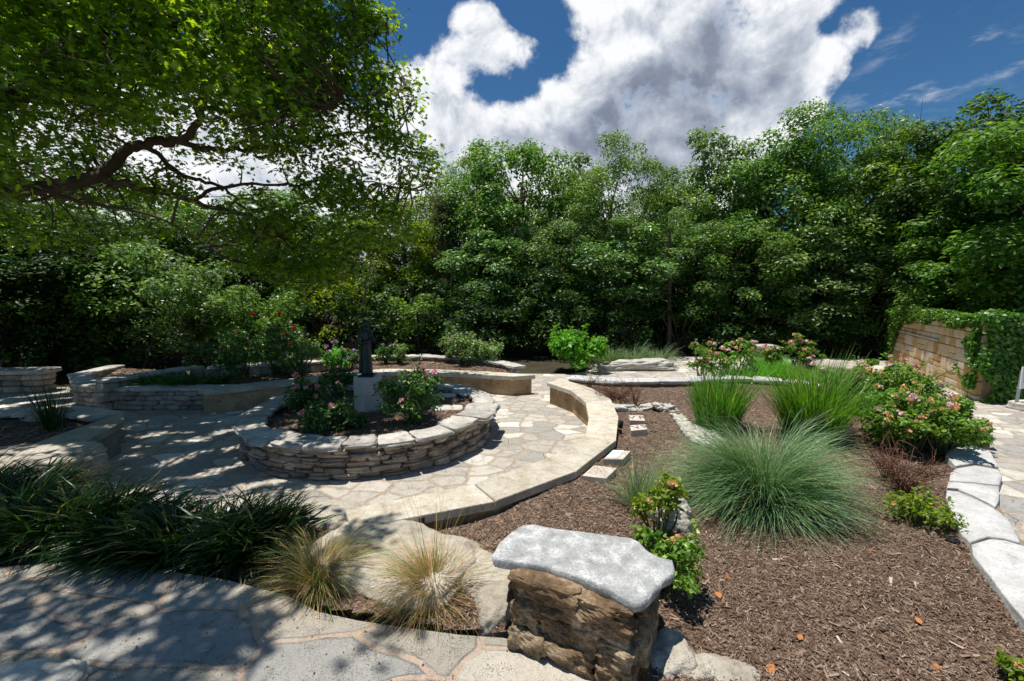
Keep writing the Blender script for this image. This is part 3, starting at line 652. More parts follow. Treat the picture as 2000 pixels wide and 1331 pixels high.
boulder(50, 905, .36, (1.2, .75, .2), .2, 71, 'broad flat pale boulder at the left edge beside the inscribed bench', k=6, amp=.08)
boulder(125, 935, .15, (.7, .5, .4), .4, 72, 'blocky pale boulder stepping down to the patio below the inscribed bench', k=6, amp=.08)
boulder(35, 960, .3, (.9, .5, .3), -.1, 73, 'pale boulder behind the mondo grass at the left edge', k=6)
boulder(95, 815, .38, (.55, .3, .18), .1, 74, 'low flat rock lying in the small bed at far left', k=6)
boulder(775, 1105, .27, (1.15, .75, .26), -.5, 75, 'large flat pale boulder between the two feather grasses', k=5, amp=.09)
boulder(645, 1035, .12, (.75, .5, .3), -.15, 76, 'pale boulder against the left end of the curved bench', k=6, amp=.08)
boulder(930, 1135, .27, (.5, .36, .2), -.6, 77, 'rough pale boulder left of the small stone bench', k=4)
boulder(985, 1200, .27, (.34, .3, .24), .3, 78, 'upright pale rock against the foot of the small stone bench', k=4)
boulder(1300, 1305, .27, (.3, .26, .22), .3, 79, 'rounded grey rock at the right foot of the small stone bench', k=3.2, amp=.14)
boulder(1360, 1325, .27, (.2, .17, .16), .1, 80, 'small cream rock at the bottom edge beside the mulch', k=3.5)
boulder(1425, 1333, .27, (.32, .2, .14), -.2, 81, 'low cream rock at the bottom edge, rightmost of the edging rocks', k=3.5)
boulder(40, 1350, .3, (.5, .26, .1), .1, 82, 'pitted tan rock in the bottom left corner on the terrace', S_WHITE, k=4, amp=.15)
boulder(1235, 722, 0, (2.3, .7, .42), .05, 83, 'long rough grey honeycomb boulder right of the bright green shrub', S_WHITE, k=2.6, amp=.3, sink=.3, freq=2.2, n=22)
boulder(1105, 748, .0, (.3, .3, .1), 0, 84, 'low flat stone beside the far end of the curved bench')
boulder(752, 683, 0, (1.1, .6, .7), .2, 85, 'grey jagged boulder by the fence behind the statue', S_WHITE, k=2.8, amp=.25, sink=.2)
boulder(815, 706, .3, (.9, .5, .3), .2, 86, 'low pale rock ledge on the mulch right of the statue', S_CAP, k=5, amp=.12)
boulder(1215, 803, .33, (.55, .16, .15), 0, 87, 'ridge of white holey rock touching the curved bench', S_WHITE, k=2.6, amp=.35, freq=3, n=16, sink=.3)
boulder(1300, 803, .33, (.34, .2, .17), .2, 88, 'knobbly white holey rock above the marker stones', S_WHITE, k=2.4, amp=.35, freq=3, n=16, sink=.25)
boulder(1265, 800, .33, (.3, .14, .11), .5, 90, 'low white holey rock in the middle of the rock ridge', S_WHITE, k=2.4, amp=.35, freq=3, n=14, sink=.3)
boulder(1310, 1025, .33, (.28, .22, .26), .2, 89, 'grey holey rock behind the yellow rose by the blue-green grass', S_WHITE, k=2.6, amp=.35, freq=3, n=16, sink=.3)
boulder(1610, 730, 0, (1.7, .9, .5), .1, 91, 'broad pale rounded boulder behind the bright sedge grass', S_BOULD, k=3, amp=.15)
# strip of litter between terrace and boulders
strip = [terr_edge[2], terr_edge[3], terr_edge[4], terr_edge[5], terr_edge[6], terr_edge[7], terr_edge[9], terr_edge[10], G(1000, 1150, .25), G(900, 1070, .25), G(700, 1045, .25), G(600, 1010, .25), G(420, 1000, .25), G(150, 985, .25), G(-150, 985, .25), (-5.5, 3.0)]
fz3 = ground_poly('planting_strip', strip, .24, .05, MULCH, 'dark litter covered strip between terrace and sunken patio')
mb = MB(); prism(mb, strip, -.02, .2); struct(mb.obj('soil', LITTER), 'packed soil under the strip between terrace and patio')
chips('strip_chips', strip, 9000, fz3, rg, .03, None, 'small chips and litter along the terrace edge')

# ------------------------------------------------------------------ small stone bench in the foreground
cap_px = [(960, 1083), (972, 1062), (992, 1042), (1016, 1025), (1040, 1022), (1075, 1030), (1115, 1037), (1160, 1042), (1200, 1047), (1232, 1050), (1252, 1060), (1268, 1078), (1292, 1092), (1318, 1096), (1320, 1112), (1316, 1124), (1296, 1133), (1286, 1150), (1270, 1166), (1256, 1175), (1238, 1178), (1216, 1168), (1190, 1152), (1150, 1134), (1110, 1120), (1070, 1106), (1030, 1099), (995, 1094), (964, 1090)]
CZ = .76
CP = np.array([G(x, y, CZ) for x, y in cap_px]); cc = CP.mean(0)
sb = thing('small_stone_bench', 'small rustic bench with wavy grey stone top on squat brown rocks in the foreground', 'bench', (cc[0], cc[1], TERR))
P = CP - cc; rows = []; n = 96
ii = np.linspace(0, len(P), n, endpoint=False); Pc = np.stack([np.interp(ii, np.arange(len(P) + 1), np.r_[P[:, k], P[0, k]]) for k in (0, 1)], 1)
Pc = Pc * (1 + .012 * fbm(np.c_[Pc * 12, np.zeros(n)], 4, 1, 3))[:, None]
tk = .06
lay = [(.93, -tk, 0), (.985, -tk + .008, 0), (1.0, -tk * .5, 1), (.995, -.01, 1), (.978, 0, 0)] + [(s, 0, 2) for s in (.93, .85, .74, .6, .45, .3, .15, .04)]
V = []
for s, zz, kk in lay:
    Q = Pc * s; zf = CZ - TERR + zz + .006 * fbm(np.c_[Q * 5, np.full(n, zz)], 8, 1, 4) * (1 if zz > -.02 else .8)
    V.append(np.c_[Q * (1 + (.008 * fbm(np.c_[Q * 20, np.full(n, zz * 40)], 9, 1, 2))[:, None] * (kk == 1)), zf])
V = np.concatenate(V); r_ = len(lay); i, j = np.meshgrid(np.arange(r_ - 1), np.arange(n), indexing='ij'); i = i.ravel(); j = j.ravel(); j2 = (j + 1) % n
m = MB(); m.add(V, [np.stack([i * n + j, i * n + j2, (i + 1) * n + j2, (i + 1) * n + j], 1)[:, ::-1], (np.arange(n) + (r_ - 1) * n)[None, ::-1], np.arange(n)[None, :]])
m.obj('seat_slab', S_BCAP, sb, True)
bl = np.array(G(1012, 1238, TERR)) - cc; br_ = np.array(G(1240, 1330, TERR)) - cc
u = (br_ - bl); BL = np.linalg.norm(u); u /= BL; v = np.array([-u[1], u[0]]); rot = math.atan2(u[1], u[0])
m = MB(); hb = CZ - TERR - tk
mid = (bl + br_) / 2 + v * .17
box(m, (mid[0], mid[1], hb / 2), (BL * .86, .26, hb - .01), rot); m.obj('mortar', MORTAR, sb)
m = MB(); rgb = np.random.default_rng(12); idx = 300
for (z0, z1, outs, nst) in ((-.04, .12, .05, 3), (.1, .23, .02, 4), (.21, .32, .0, 3), (.30, hb + .012, .01, 2)):
    xs = np.sort(np.r_[0, (np.arange(1, nst) + rgb.uniform(-.22, .22, nst - 1)) / nst, 1])
    for q in range(nst):
        for dep in (.02, .31):
            idx += 1; x0, x1 = xs[q] * BL, xs[q + 1] * BL; c2 = bl + u * ((x0 + x1) / 2) + v * (dep + (-.5 * outs if dep < .1 else .5 * outs) + rgb.uniform(-.02, .015))
            rock(m, (c2[0], c2[1], (z0 + z1) / 2), ((x1 - x0) * 1.02 + outs * .3, .2, (z1 - z0) * 1.02), rot + rgb.uniform(-.05, .05), idx, 14, 8, .17, 2.4)
    for xx in (.01, .99):
        idx += 1; c2 = bl + u * (xx * BL) + v * .17; rock(m, (c2[0], c2[1], (z0 + z1) / 2), (.14, .33, (z1 - z0) * 1.02), rot, idx, 12, 8, .16, 2.2)
m.obj('rock_base', S_BROWN, sb)

# far small benches
def slab_bench(px, py, z, L, D, Hh, rot, seed, lab, mc=None):
    x, y = G(px, py, z); t_ = thing('small_stone_bench', lab, 'bench', (x, y, z))
    m = MB(); rock(m, (0, 0, Hh - .05), (L, D, .12), rot, seed, 12, 6, .06); m.obj('seat_slab', mc or S_CAP, t_, True)
    m = MB(); k = 0
    for c in range(3):
        for q in range(3):
            k += 1; xx = (q - 1) * L * .27; rock(m, (xx * math.cos(rot), xx * math.sin(rot), (Hh - .1) * (c + .5) / 3), (L * .29, D * .75, (Hh - .1) / 3 * 1.08), rot, seed + k, 6, 5, .1)
    m.obj('rock_base', S_RING, t_, True)
slab_bench(1487, 703, 0, .95, .5, .5, .05, 501, 'small rock bench in shade beyond the mulch bed under the dark trees')
slab_bench(40, 765, 0, 1.5, .55, .52, .1, 520, 'long rough stone bench at the far left edge against dark trees')

# ------------------------------------------------------------------ bed edgings
ed = thing('stone_edging', 'row of thin pale stones edging the back of the large mulch bed', 'edging')
for i in range(len(EP) - 1):
    a = np.array(EP[i]); b = np.array(EP[i + 1]); d = b - a; L = np.linalg.norm(d); m = MB()
    c2 = (a + b) / 2 + np.array([-d[1], d[0]]) / L * .16; rock(m, (c2[0], c2[1], .41), (L * 1.02, .38, .09), math.atan2(d[1], d[0]), 600 + i, 8, 6, .06); m.obj('edging_stone', S_EDGE, ed, True)
m = MB()
for i in range(len(EP) - 1):
    a = np.array(EP[i]); b = np.array(EP[i + 1]); d = b - a; L = np.linalg.norm(d); nv = np.array([-d[1], d[0]]) / L
    prism(m, [a + nv * .04, b + nv * .04, b + nv * .3, a + nv * .3], -.02, .375 - .001 * (i % 2))
m.obj('retaining_base', MORTAR, ed)
ed2 = thing('slab_edging', 'big pale grey slabs edging the right side of the mulch bed', 'edging')
slabs = [[(1862, 862), (1900, 866), (1935, 884), (1950, 912), (1905, 904), (1866, 911), (1846, 890)],
         [(1868, 915), (1905, 909), (1950, 918), (1958, 930), (1952, 948), (1900, 942), (1854, 938), (1856, 924)],
         [(1853, 942), (1900, 945), (1951, 951), (1952, 978), (1944, 990), (1900, 968), (1870, 956), (1849, 954)],
         [(1849, 958), (1870, 960), (1900, 972), (1940, 992), (1968, 1012), (1994, 1060), (1960, 1052), (1930, 1048), (1895, 1060), (1878, 1045), (1862, 1010), (1848, 975)],
         [(1896, 1064), (1935, 1053), (1965, 1056), (2010, 1070), (2070, 1110), (2130, 1190), (2150, 1260), (2100, 1290), (2020, 1235), (1975, 1180), (1930, 1120), (1900, 1085)]]
for q, s in enumerate(slabs):
    P = [G(x, y, .40) for x, y in s]; m = MB(); Pn = np.array(P); cs = Pn.mean(0); nS = 64
    ii = np.linspace(0, len(P), nS, endpoint=False); Pc = np.stack([np.interp(ii, np.arange(len(P) + 1), np.r_[Pn[:, k], Pn[0, k]]) for k in (0, 1)], 1) - cs
    V = []; lay = [(1.0, .27), (1.005, .33), (.995, .36), (1.0, .39), (.996, .399), (.98, .403), (.8, .404), (.6, .404), (.35, .404), (.1, .404)]
    for s_, zz in lay:
        Q = Pc * s_ + cs; nse = fbm(np.c_[Q * 9, np.full(nS, zz * 30)], 9 + q, 1, 3); V.append(np.c_[Pc * (s_ + (.012 * nse if s_ > .99 else 0 * nse)[:, None]) + cs, zz + .004 * fbm(np.c_[Q * 3, np.zeros(nS)], 10 + q, 1, 3)])
    V = np.concatenate(V); r_ = len(lay); i, j = np.meshgrid(np.arange(r_ - 1), np.arange(nS), indexing='ij'); i = i.ravel(); j = j.ravel(); j2 = (j + 1) % nS
    Fq = np.stack([i * nS + j, i * nS + j2, (i + 1) * nS + j2, (i + 1) * nS + j], 1)[:, ::-1]
    m.add(V, [Fq, (np.arange(nS) + (r_ - 1) * nS)[None, ::-1]], (.4, .3, .55, .6, .8)[q]); m.obj('edging_slab', S_EDGE, ed2, True)
m = MB(); rp = [G(x, y, .36) for x, y in [(1866, 868), (1898, 872), (1940, 905), (1952, 922), (1946, 985), (1990, 1055), (2100, 1120), (2140, 1250), (2100, 1285), (2015, 1225), (1905, 1080), (1858, 975), (1862, 918), (1856, 892)]]
prism(m, rp, -.02, .375); m.obj('mortar', MORTAR, ed2)
# raised right path
rpp = [G(1955, 905, .33), G(1960, 990, .33), G(2060, 1090, .33), (3.7, 1.5), (9.5, 1.5), (9.0, 5.2), (5.9, 4.9)]
V = np.array([[p[0], p[1], 0] for p in rpp])
mb = MB(); prism(mb, [G(1895, 880, .3), G(1935, 905, .33), G(1945, 985, .33), G(1990, 1055, .33), G(2140, 1180, .33), (3.6, 1.0), (9.4, 1.0), (9.4, 4.2), (8.2, 6.2)], -.02, np.array([.3, .32, .33, .34, .35, .35, .35, .3, .1]))
struct(mb.obj('path', FLAG), 'flagstone path sloping up beside the grey slabs on the right')
# ------------------------------------------------------------------ marker stones, plaque, lights
def marker(pts, z0, z1, lab, text=None, plate=False, seed=0):
    P = np.array([G(x, y, z1) for x, y in pts]); c = P.mean(0); t_ = thing('marker_stone', lab, 'marker stone', (c[0], c[1], z0), 'engraved marker stones in the mulch')
    m = MB(); prism(m, P - c, -.05, z1 - z0, .004, .5); m.obj('block', S_PLAQ, t_)
    u = P[1] - P[0]; Lu = np.linalg.norm(u); u /= Lu; v = P[3] - P[0]; Lv = np.linalg.norm(v); v /= Lv; zz = z1 - z0 + .0025
    u3 = np.array([u[0], u[1], 0]); v3 = np.array([v[0], v[1], 0]); o = np.array([*(P[0] - c), zz])
    m = MB(); rgx = np.random.default_rng(seed)
    if plate:
        q = MB(); a = o[:2]; prism(q, [a + u * Lu * .06 + v * Lv * .06, a + u * Lu * .7 + v * Lv * .06, a + u * Lu * .64 + v * Lv * .95, a + u * Lu * .03 + v * Lv * .95], z1 - z0, z1 - z0 + .008); q.obj('name_plate', WHITE, t_)
        lettering(m, o + u3 * Lu * .15 + v3 * Lv * .62 + [0, 0, .008], u3, v3, np.array([0, 0, 1.]), Lu * .42, .028, 2, rgx, .14)
        m.obj('lettering', INK, t_)
    elif text:
        cu = bpy.data.curves.new('lettering', 'FONT'); cu.body = text; cu.size = Lv * .8; cu.align_x = 'CENTER'; cu.align_y = 'CENTER'; cu.extrude = .001; cu.space_character = 1.25; cu.offset = -.0008
        tmp = bpy.data.objects.new('tmp', cu); C.objects.link(tmp); me = bpy.data.meshes.new_from_object(tmp); bpy.data.objects.remove(tmp)
        me.materials.clear(); me.materials.append(simple('worn_engraving', (.16, .11, .08), .9, .2, 30)); ob = bpy.data.objects.new('lettering', me); C.objects.link(ob); ob.parent = t_
        ob.location = (*(P[:4].mean(0) - c), zz); ob.rotation_euler = (0, 0, math.atan2(u[1], u[0]))
    else:
        lettering(m, o + u3 * Lu * .1 + v3 * Lv * .8, u3, v3, np.array([0, 0, 1.]), Lu * .78, .02, 6, rgx, .09)
        m.obj('lettering', simple('faint_engraving', (.3, .2, .14), .9, .2, 30), t_)
    return t_
marker([(1230, 821), (1260, 822), (1257, 811.5), (1228, 811)], .32, .4, 'small pinkish marker stone with one-line inscription, nearer the white rocks', 'I VRR')
marker([(1232.5, 841.5), (1264, 838.5), (1261, 829), (1230.5, 831)], .32, .4, 'small pinkish marker stone with inscription in front of its twin', 'II VRR')
marker([(1179, 896.5), (1217, 897), (1232, 881), (1197, 880)], .32, .42, 'square marker stone carrying a white name plate beside the curved bench', None, True, 5)
marker([(1137, 929), (1184, 934.5), (1205, 914.5), (1160, 909)], .32, .41, 'square tan marker stone densely engraved with lines, nearest the curved bench', None, False, 6)
def path_light(px, py, z, lab, Hh=.1, r=.035):
    x, y = G(px, py, z); t_ = thing('path_light', lab, 'garden light', (x, y, z), 'low black garden lights')
    m = MB(); tube(m, [(0, 0, -.05), (0, 0, Hh * .55)], r * .55, 14); m.obj('stake', BLACK, t_)
    m = MB(); tube(m, [(0, 0, Hh * .5), (0, 0, Hh * .6), (0, 0, Hh * .97), (0, 0, Hh)], [r * .7, r, r, r * .85], 16); tube(m, [(0, 0, Hh), (0, 0, Hh + .006)], r * .6, 12); m.obj('lamp_head', BLACK, t_, True)
path_light(823, 1038, .28, 'small black garden light beside the near end of the curved bench', .13, .035)
path_light(1212, 845, .33, 'small black garden light behind the curved bench by the marker stones', .16, .035)
path_light(1860, 1064, .33, 'low black garden light in the mulch near the right slabs', .045, .04)
path_light(919, 790, .4, 'small dark garden light inside the planter at its right rim', .1, .03)

# ------------------------------------------------------------------ limestone wall with ivy
WA = np.array(G(1905, 783, 0)); WB = np.array(G(1735, 703, 0)); WC = WA + np.array([1.0, -.1])
dW = (WB - WA); LW = np.linalg.norm(dW); dW /= LW; WH = H(1905, 634, WA[1])[1]
def ashlar():
    m, t, out = material('ashlar_limestone'); p = pos(t)
    at = t.new('ShaderNodeAttribute', attribute_name='v').outputs['Fac']
    c = t.ramp(at, [(0, (.42, .26, .12)), (.3, (.56, .4, .22)), (.6, (.66, .52, .34)), (.85, (.6, .53, .43)), (1, (.5, .3, .11))])
    n = t.noise(p, 2.4, 7, .65, .5).outputs[0]; n2 = t.noise(p, 13, 7, .65).outputs[0]
    c = t.vmath('SCALE', c, scale=t.math('ADD', .65, t.math('MULTIPLY', n2, .7)))
    c = t.mix(t.math('MULTIPLY', t.smooth(n, .54, .68), .6), c, (.45, .21, .06))
    finish(t, out, c, .9, n2, .8, .02, .2); return m
ASH = ashlar()
wt = thing('garden_wall', 'tan ashlar limestone wall with ledge at the right side', 'wall', (WA[0], WA[1], 0)); wt.rotation_euler = (0, 0, math.atan2(dW[1], dW[0]))
m = MB(); box(m, (LW / 2, -.16, WH / 2 - .02), (LW - .02, .24, WH), 0, .5, 1); m.obj('mortar', MORTAR, wt)
m = MB(); rgw = np.random.default_rng(14); z = 0.0; q = 9000
while z < WH - .02:
    h = min(rgw.choice([.1, .14, .2, .3]), WH - z); h = WH - z if WH - z - h < .07 else h; x = 0
    while x < LW:
        w_ = min(h * rgw.uniform(1.0, 2.6), LW - x); q += 1
        if h > .25 and rgw.random() < .4: parts = [(z, h * .45), (z + h * .45, h * .55)]
        else: parts = [(z, h)]
        for zz, hh in parts:
            V, Fc = rblock(4, 14); V = V * [w_ / 2 - .004, .06, hh / 2 - .004]; V[:, 1] += .006 * fbm(V * 6 + q, q, 1.5, 2); m.add(V + [x + w_ / 2, -.045 + rgw.uniform(-.006, .006), zz + hh / 2], Fc, rgw.random())
        x += w_
    z += h
m.obj('wall_face', ASH, wt)
m = MB(); box(m, (LW / 2, -.14, WH + .045), (LW + .06, .4, .09), 0, .5, 12, 40); m.obj('coping', S_SLAB, wt)
m = MB(); box(m, (LW / 2 + .9, .02, WH * .66), (LW * .6, .05, .05), 0, .5); m.obj('ledge', S_SLAB, wt)
w2 = thing('garden_wall', 'ivy covered end of the limestone wall at the right edge', 'wall', (WA[0], WA[1], 0))
m = MB(); box(m, (2.42, .12, WH / 2 - .03), (4.4, .5, WH), 0, .5); m.obj('wall_face', ASH, w2)
rg = np.random.default_rng(31)
def toW(s, o, z): return np.stack([WA[0] + dW[0] * s + dW[1] * -o * -1 * -1, WA[1] + dW[1] * s + dW[0] * o, z], 1)
nW = np.array([-dW[1], dW[0]])
def wallpts(s, o, z): return np.stack([WA[0] + dW[0] * s + nW[0] * o, WA[1] + dW[1] * s + nW[1] * o, z], 1)
m = MB(); n = 9000; s = rg.uniform(-.1, LW, n); o = rg.uniform(-.4, .12, n); z = WH + .1 + rg.uniform(0, .14, n) * (1 + fbm(np.c_[s, o, s * 0], 4, 2, 2)); keep = (rg.random(n) < np.where(s < 1.7, .12, 1)) | (o < -.28)
leaves(m, wallpts(s, o, z)[keep], np.tile([0, 0, 1.], (keep.sum(), 1)), .075, rg, OVAL, .5, 1.6)
n = 9000; s = rg.uniform(.2, LW, n); hang = .1 + .2 * np.clip(fbm(np.c_[s * 1.5, s * 0, s * 0], 7, 1.3, 3), 0, 1.3) + np.clip((s - 4.9) * 1.3, 0, 2.0); z = WH + .12 - hang * rg.random(n); o = rg.uniform(.03, .14, n)
leaves(m, wallpts(s, o, z), np.tile([nW[0], nW[1], .4], (n, 1)), .07, rg, OVAL, .45, 1.6, .8)
tag(m.obj('ivy', L_IVY), 'green ivy trailing over the top of the tan limestone wall', 'ivy')
m = MB(); n = 13000; x = rg.uniform(-.25, 3.0, n); z = rg.uniform(.0, WH + .22, n); keep = (x > .08 * np.sin(z * 6) + .22 * np.exp(-((z - .3) / .25) ** 2) - .15); yy = rg.uniform(-.16, -.02, n)
ns_ = 2600; ss = rg.uniform(-.02, .75, ns_); zz = rg.uniform(.25, WH + .1, ns_); kk = ss < .3 + .2 * np.sin(zz * 7) + .1 * np.sin(zz * 17); leaves(m, wallpts(ss, rg.uniform(.03, .12, ns_), zz)[kk], np.tile([nW[0], nW[1], .4], (kk.sum(), 1)), .08, rg, OVAL, .5, 1.6, .8)
leaves(m, np.stack([WA[0] + x, WA[1] - .11 + yy, z], 1)[keep], np.tile([0, -1, .4], (keep.sum(), 1)), .085, rg, OVAL, .5, 1.6, .8)
n = 3000; x = rg.uniform(-.1, 4.3, n); leaves(m, np.stack([WA[0] + x, WA[1] + rg.uniform(-.1, .6, n), WH + rg.uniform(.02, .2, n)], 1), np.tile([0, 0, 1.], (n, 1)), .08, rg, OVAL, .5, 1.6)
tag(m.obj('ivy', L_IVY), 'thick ivy curtain covering the wall end beside the white sign', 'ivy')
# sign
sx, sy = G(1972, 797, 0); sg = thing('garden_sign', 'small white notice board on a metal post at the right edge by the ivy', 'sign', (sx, sy - .1, 0))
m = MB(); tube(m, [(0, 0, .1), (.03, 0, .75)], .025, 10); m.obj('post', GALV, sg)
m = MB(); box(m, (.12, -.02, .62), (.3, .02, .42), R(10)); m.obj('board', WHITE, sg)
m = MB(); lettering(m, np.array([0., -.055, .76]), np.array([math.cos(R(10)), math.sin(R(10)), 0]), uz, np.array([.17, -.98, 0]), .24, .022, 7, np.random.default_rng(2), .1); m.obj('lettering', INK, sg)
m = MB(); rock(m, (0, 0, .07), (.5, .4, .16), .1, 77, 8, 6, .06); o = m.obj('sign_footing', S_CAP, None, True); o.location = (sx + .2, sy - .12, 0); tag(o, 'pale block of stone at the foot of the white sign', 'stone')

# ------------------------------------------------------------------ fence behind
fx = [H(x, 600, 15.4)[0] for x in (560, 610, 660, 712, 764, 815, 866)]
fe = thing('garden_fence', 'thin dark metal fence in the trees behind the statue', 'fence')
zt_ = 1.5
for x in fx:
    m = MB(); box(m, (x, 15.4, .78), (.05, .05, 1.6)); m.obj('fence_post', DKM, fe)
m = MB(); box(m, ((fx[0] + fx[-1]) / 2, 15.4, zt_ - .02), (fx[-1] - fx[0], .03, .03)); box(m, ((fx[0] + fx[-1]) / 2, 15.4, .2), (fx[-1] - fx[0], .03, .03)); m.obj('fence_rail', DKM, fe)
m = MB()
for x in np.arange(fx[0], fx[-1], .13): tube(m, [(x, 15.4, .1), (x, 15.4, 1.47)], .007, 4)
m.obj('fence_bars', DKM, fe)

# ------------------------------------------------------------------ grasses
def grass(name, px, py, z, lab, mat, n, L, seed, group=None, cat='grass clump', xy=None, **k):
    rg = np.random.default_rng(seed); m = MB(); blades(m, (0, 0, 0), n, L, rg, **k); x, y = xy if xy else G(px, py, z)
    o = m.obj(name, mat); o.location = (x, y, z); tag(o, lab, cat, group); return o
o = grass('ornamental_grass', 1490, 990, .32, 'large blue-green fountain of fine grass in the middle of the mulch bed', L_MUHLY, 5600, .9, 1, spread=.14, lean=(.0, 1.15), droop=1.3, width=.0048, seg=9)
grass('ornamental_grass', 1400, 838, .32, 'bright green upright sedge clump left of its larger neighbour', L_SEDGE, 1100, .86, 2, 'tall bright sedge clumps', spread=.26, lean=(.0, .4), droop=.5, width=.012, seg=6)
grass('ornamental_grass', 1585, 855, .32, 'bright green upright sedge clump between the blue-green grass and flowering hedge', L_SEDGE, 1400, 1.0, 3, 'tall bright sedge clumps', spread=.3, lean=(.0, .5), droop=.6, width=.013, seg=6)
grass('ornamental_grass', 1245, 992, .32, 'thin sparse wispy grass left of the blue-green grass', L_MUHLY, 420, .6, 4, spread=.07, lean=(.0, .9), droop=.6, width=.004, seg=6)
grass('feather_grass', 625, 1150, .25, 'blonde feather grass beside the dark mondo grass on the terrace edge', L_STRAW, 1500, .5, 5, 'blonde feather grasses', spread=.05, lean=(.0, 1.15), droop=1.5, width=.003, seg=8)
grass('feather_grass', 850, 1180, .25, 'blonde and green feather grass arching left of the small stone bench', L_STRAW, 1500, .5, 6, 'blonde feather grasses', spread=.05, lean=(.0, 1.15), droop=1.5, width=.003, seg=8)
grass('feather_grass_stalks', 850, 1170, .27, 'tall thin seed stalks rising from the right feather grass', L_STRAW, 60, .85, 66, spread=.05, lean=(.0, .4), droop=.4, width=.003, seg=6)
lir = [(20, 1040, .62, 'leftmost dark mondo grass clump at the left edge of the frame'), (110, 1060, .58, 'dark mondo grass clump second from the left edge'), (205, 1050, .55, 'dark mondo grass clump third from the left edge'),
       (270, 1075, .5, 'dark mondo grass clump at the middle of the row'), (355, 1085, .5, 'dark mondo grass clump drooping over the terrace just right of the row middle'), (440, 1085, .52, 'dark mondo grass clump second from the blonde feather grass'),
       (515, 1082, .5, 'dark mondo grass clump with tallest blades next to the feather grass'), (-60, 1010, .62, 'dark mondo grass clump cut off by the left edge'), (70, 985, .5, 'dark mondo grass clump behind the row beside the pale boulder')]
for q, (px, py, L, lab) in enumerate(lir):
    grass('mondo_grass', px, py, .25, lab, L_LIRI, 640, L * 1.0, 20 + q, 'dark mondo grass row', spread=.17, lean=(.0, 1.0), droop=1.3, width=.019, seg=7)
grass('reed_grass', 105, 838, .36, 'thin upright rush clump in the small bed at far left', L_LIRI, 110, .72, 40, spread=.12, lean=(.0, .45), droop=.3, width=.012)
for q, (px, py, lab) in enumerate([(300, 757, 'daylily clump with green strap leaves at the left of the shaded bed'), (345, 757, 'daylily clump in the middle of the shaded bed'), (395, 757, 'daylily clump next to the curved bench end'), (430, 752, 'small daylily clump behind the bench slab corner')]):
    grass('daylily', px, py, .36, lab, L_DAY, 130, .42, 50 + q, 'daylilies in the shaded bed', 'daylily', spread=.12, lean=(.1, .9), droop=1.2, width=.025)
for q, (px, py, lab) in enumerate([(1235, 714, 'dim grass clump behind the grey honeycomb boulder'), (1282, 716, 'pale grass clump beside the far path'), (1190, 712, 'dark grass clump between green shrub and honeycomb boulder')]):
    grass('ornamental_grass', px, py, 0, lab, L_MUHLY, 500, .75, 60 + q, 'grasses behind the honeycomb boulder', spread=.3, lean=(.0, .9), droop=1.1, width=.01)
for q, (px, py, lab) in enumerate([(1450, 745, 'low feathery green plant behind the bed edging on the left'), (1520, 742, 'low feathery green plant behind the bed edging in the middle'), (1580, 748, 'low feathery green plant in front of the broad boulder'), (1500, 725, 'low feathery green plant farthest behind the bed edging')]):
    grass('feathery_plant', px, py - 4, .3, lab, L_BRT, 900, .42, 70 + q, 'feathery green plants behind the edging', 'plant', spread=.4, lean=(.0, 1.0), droop=.7, width=.012)

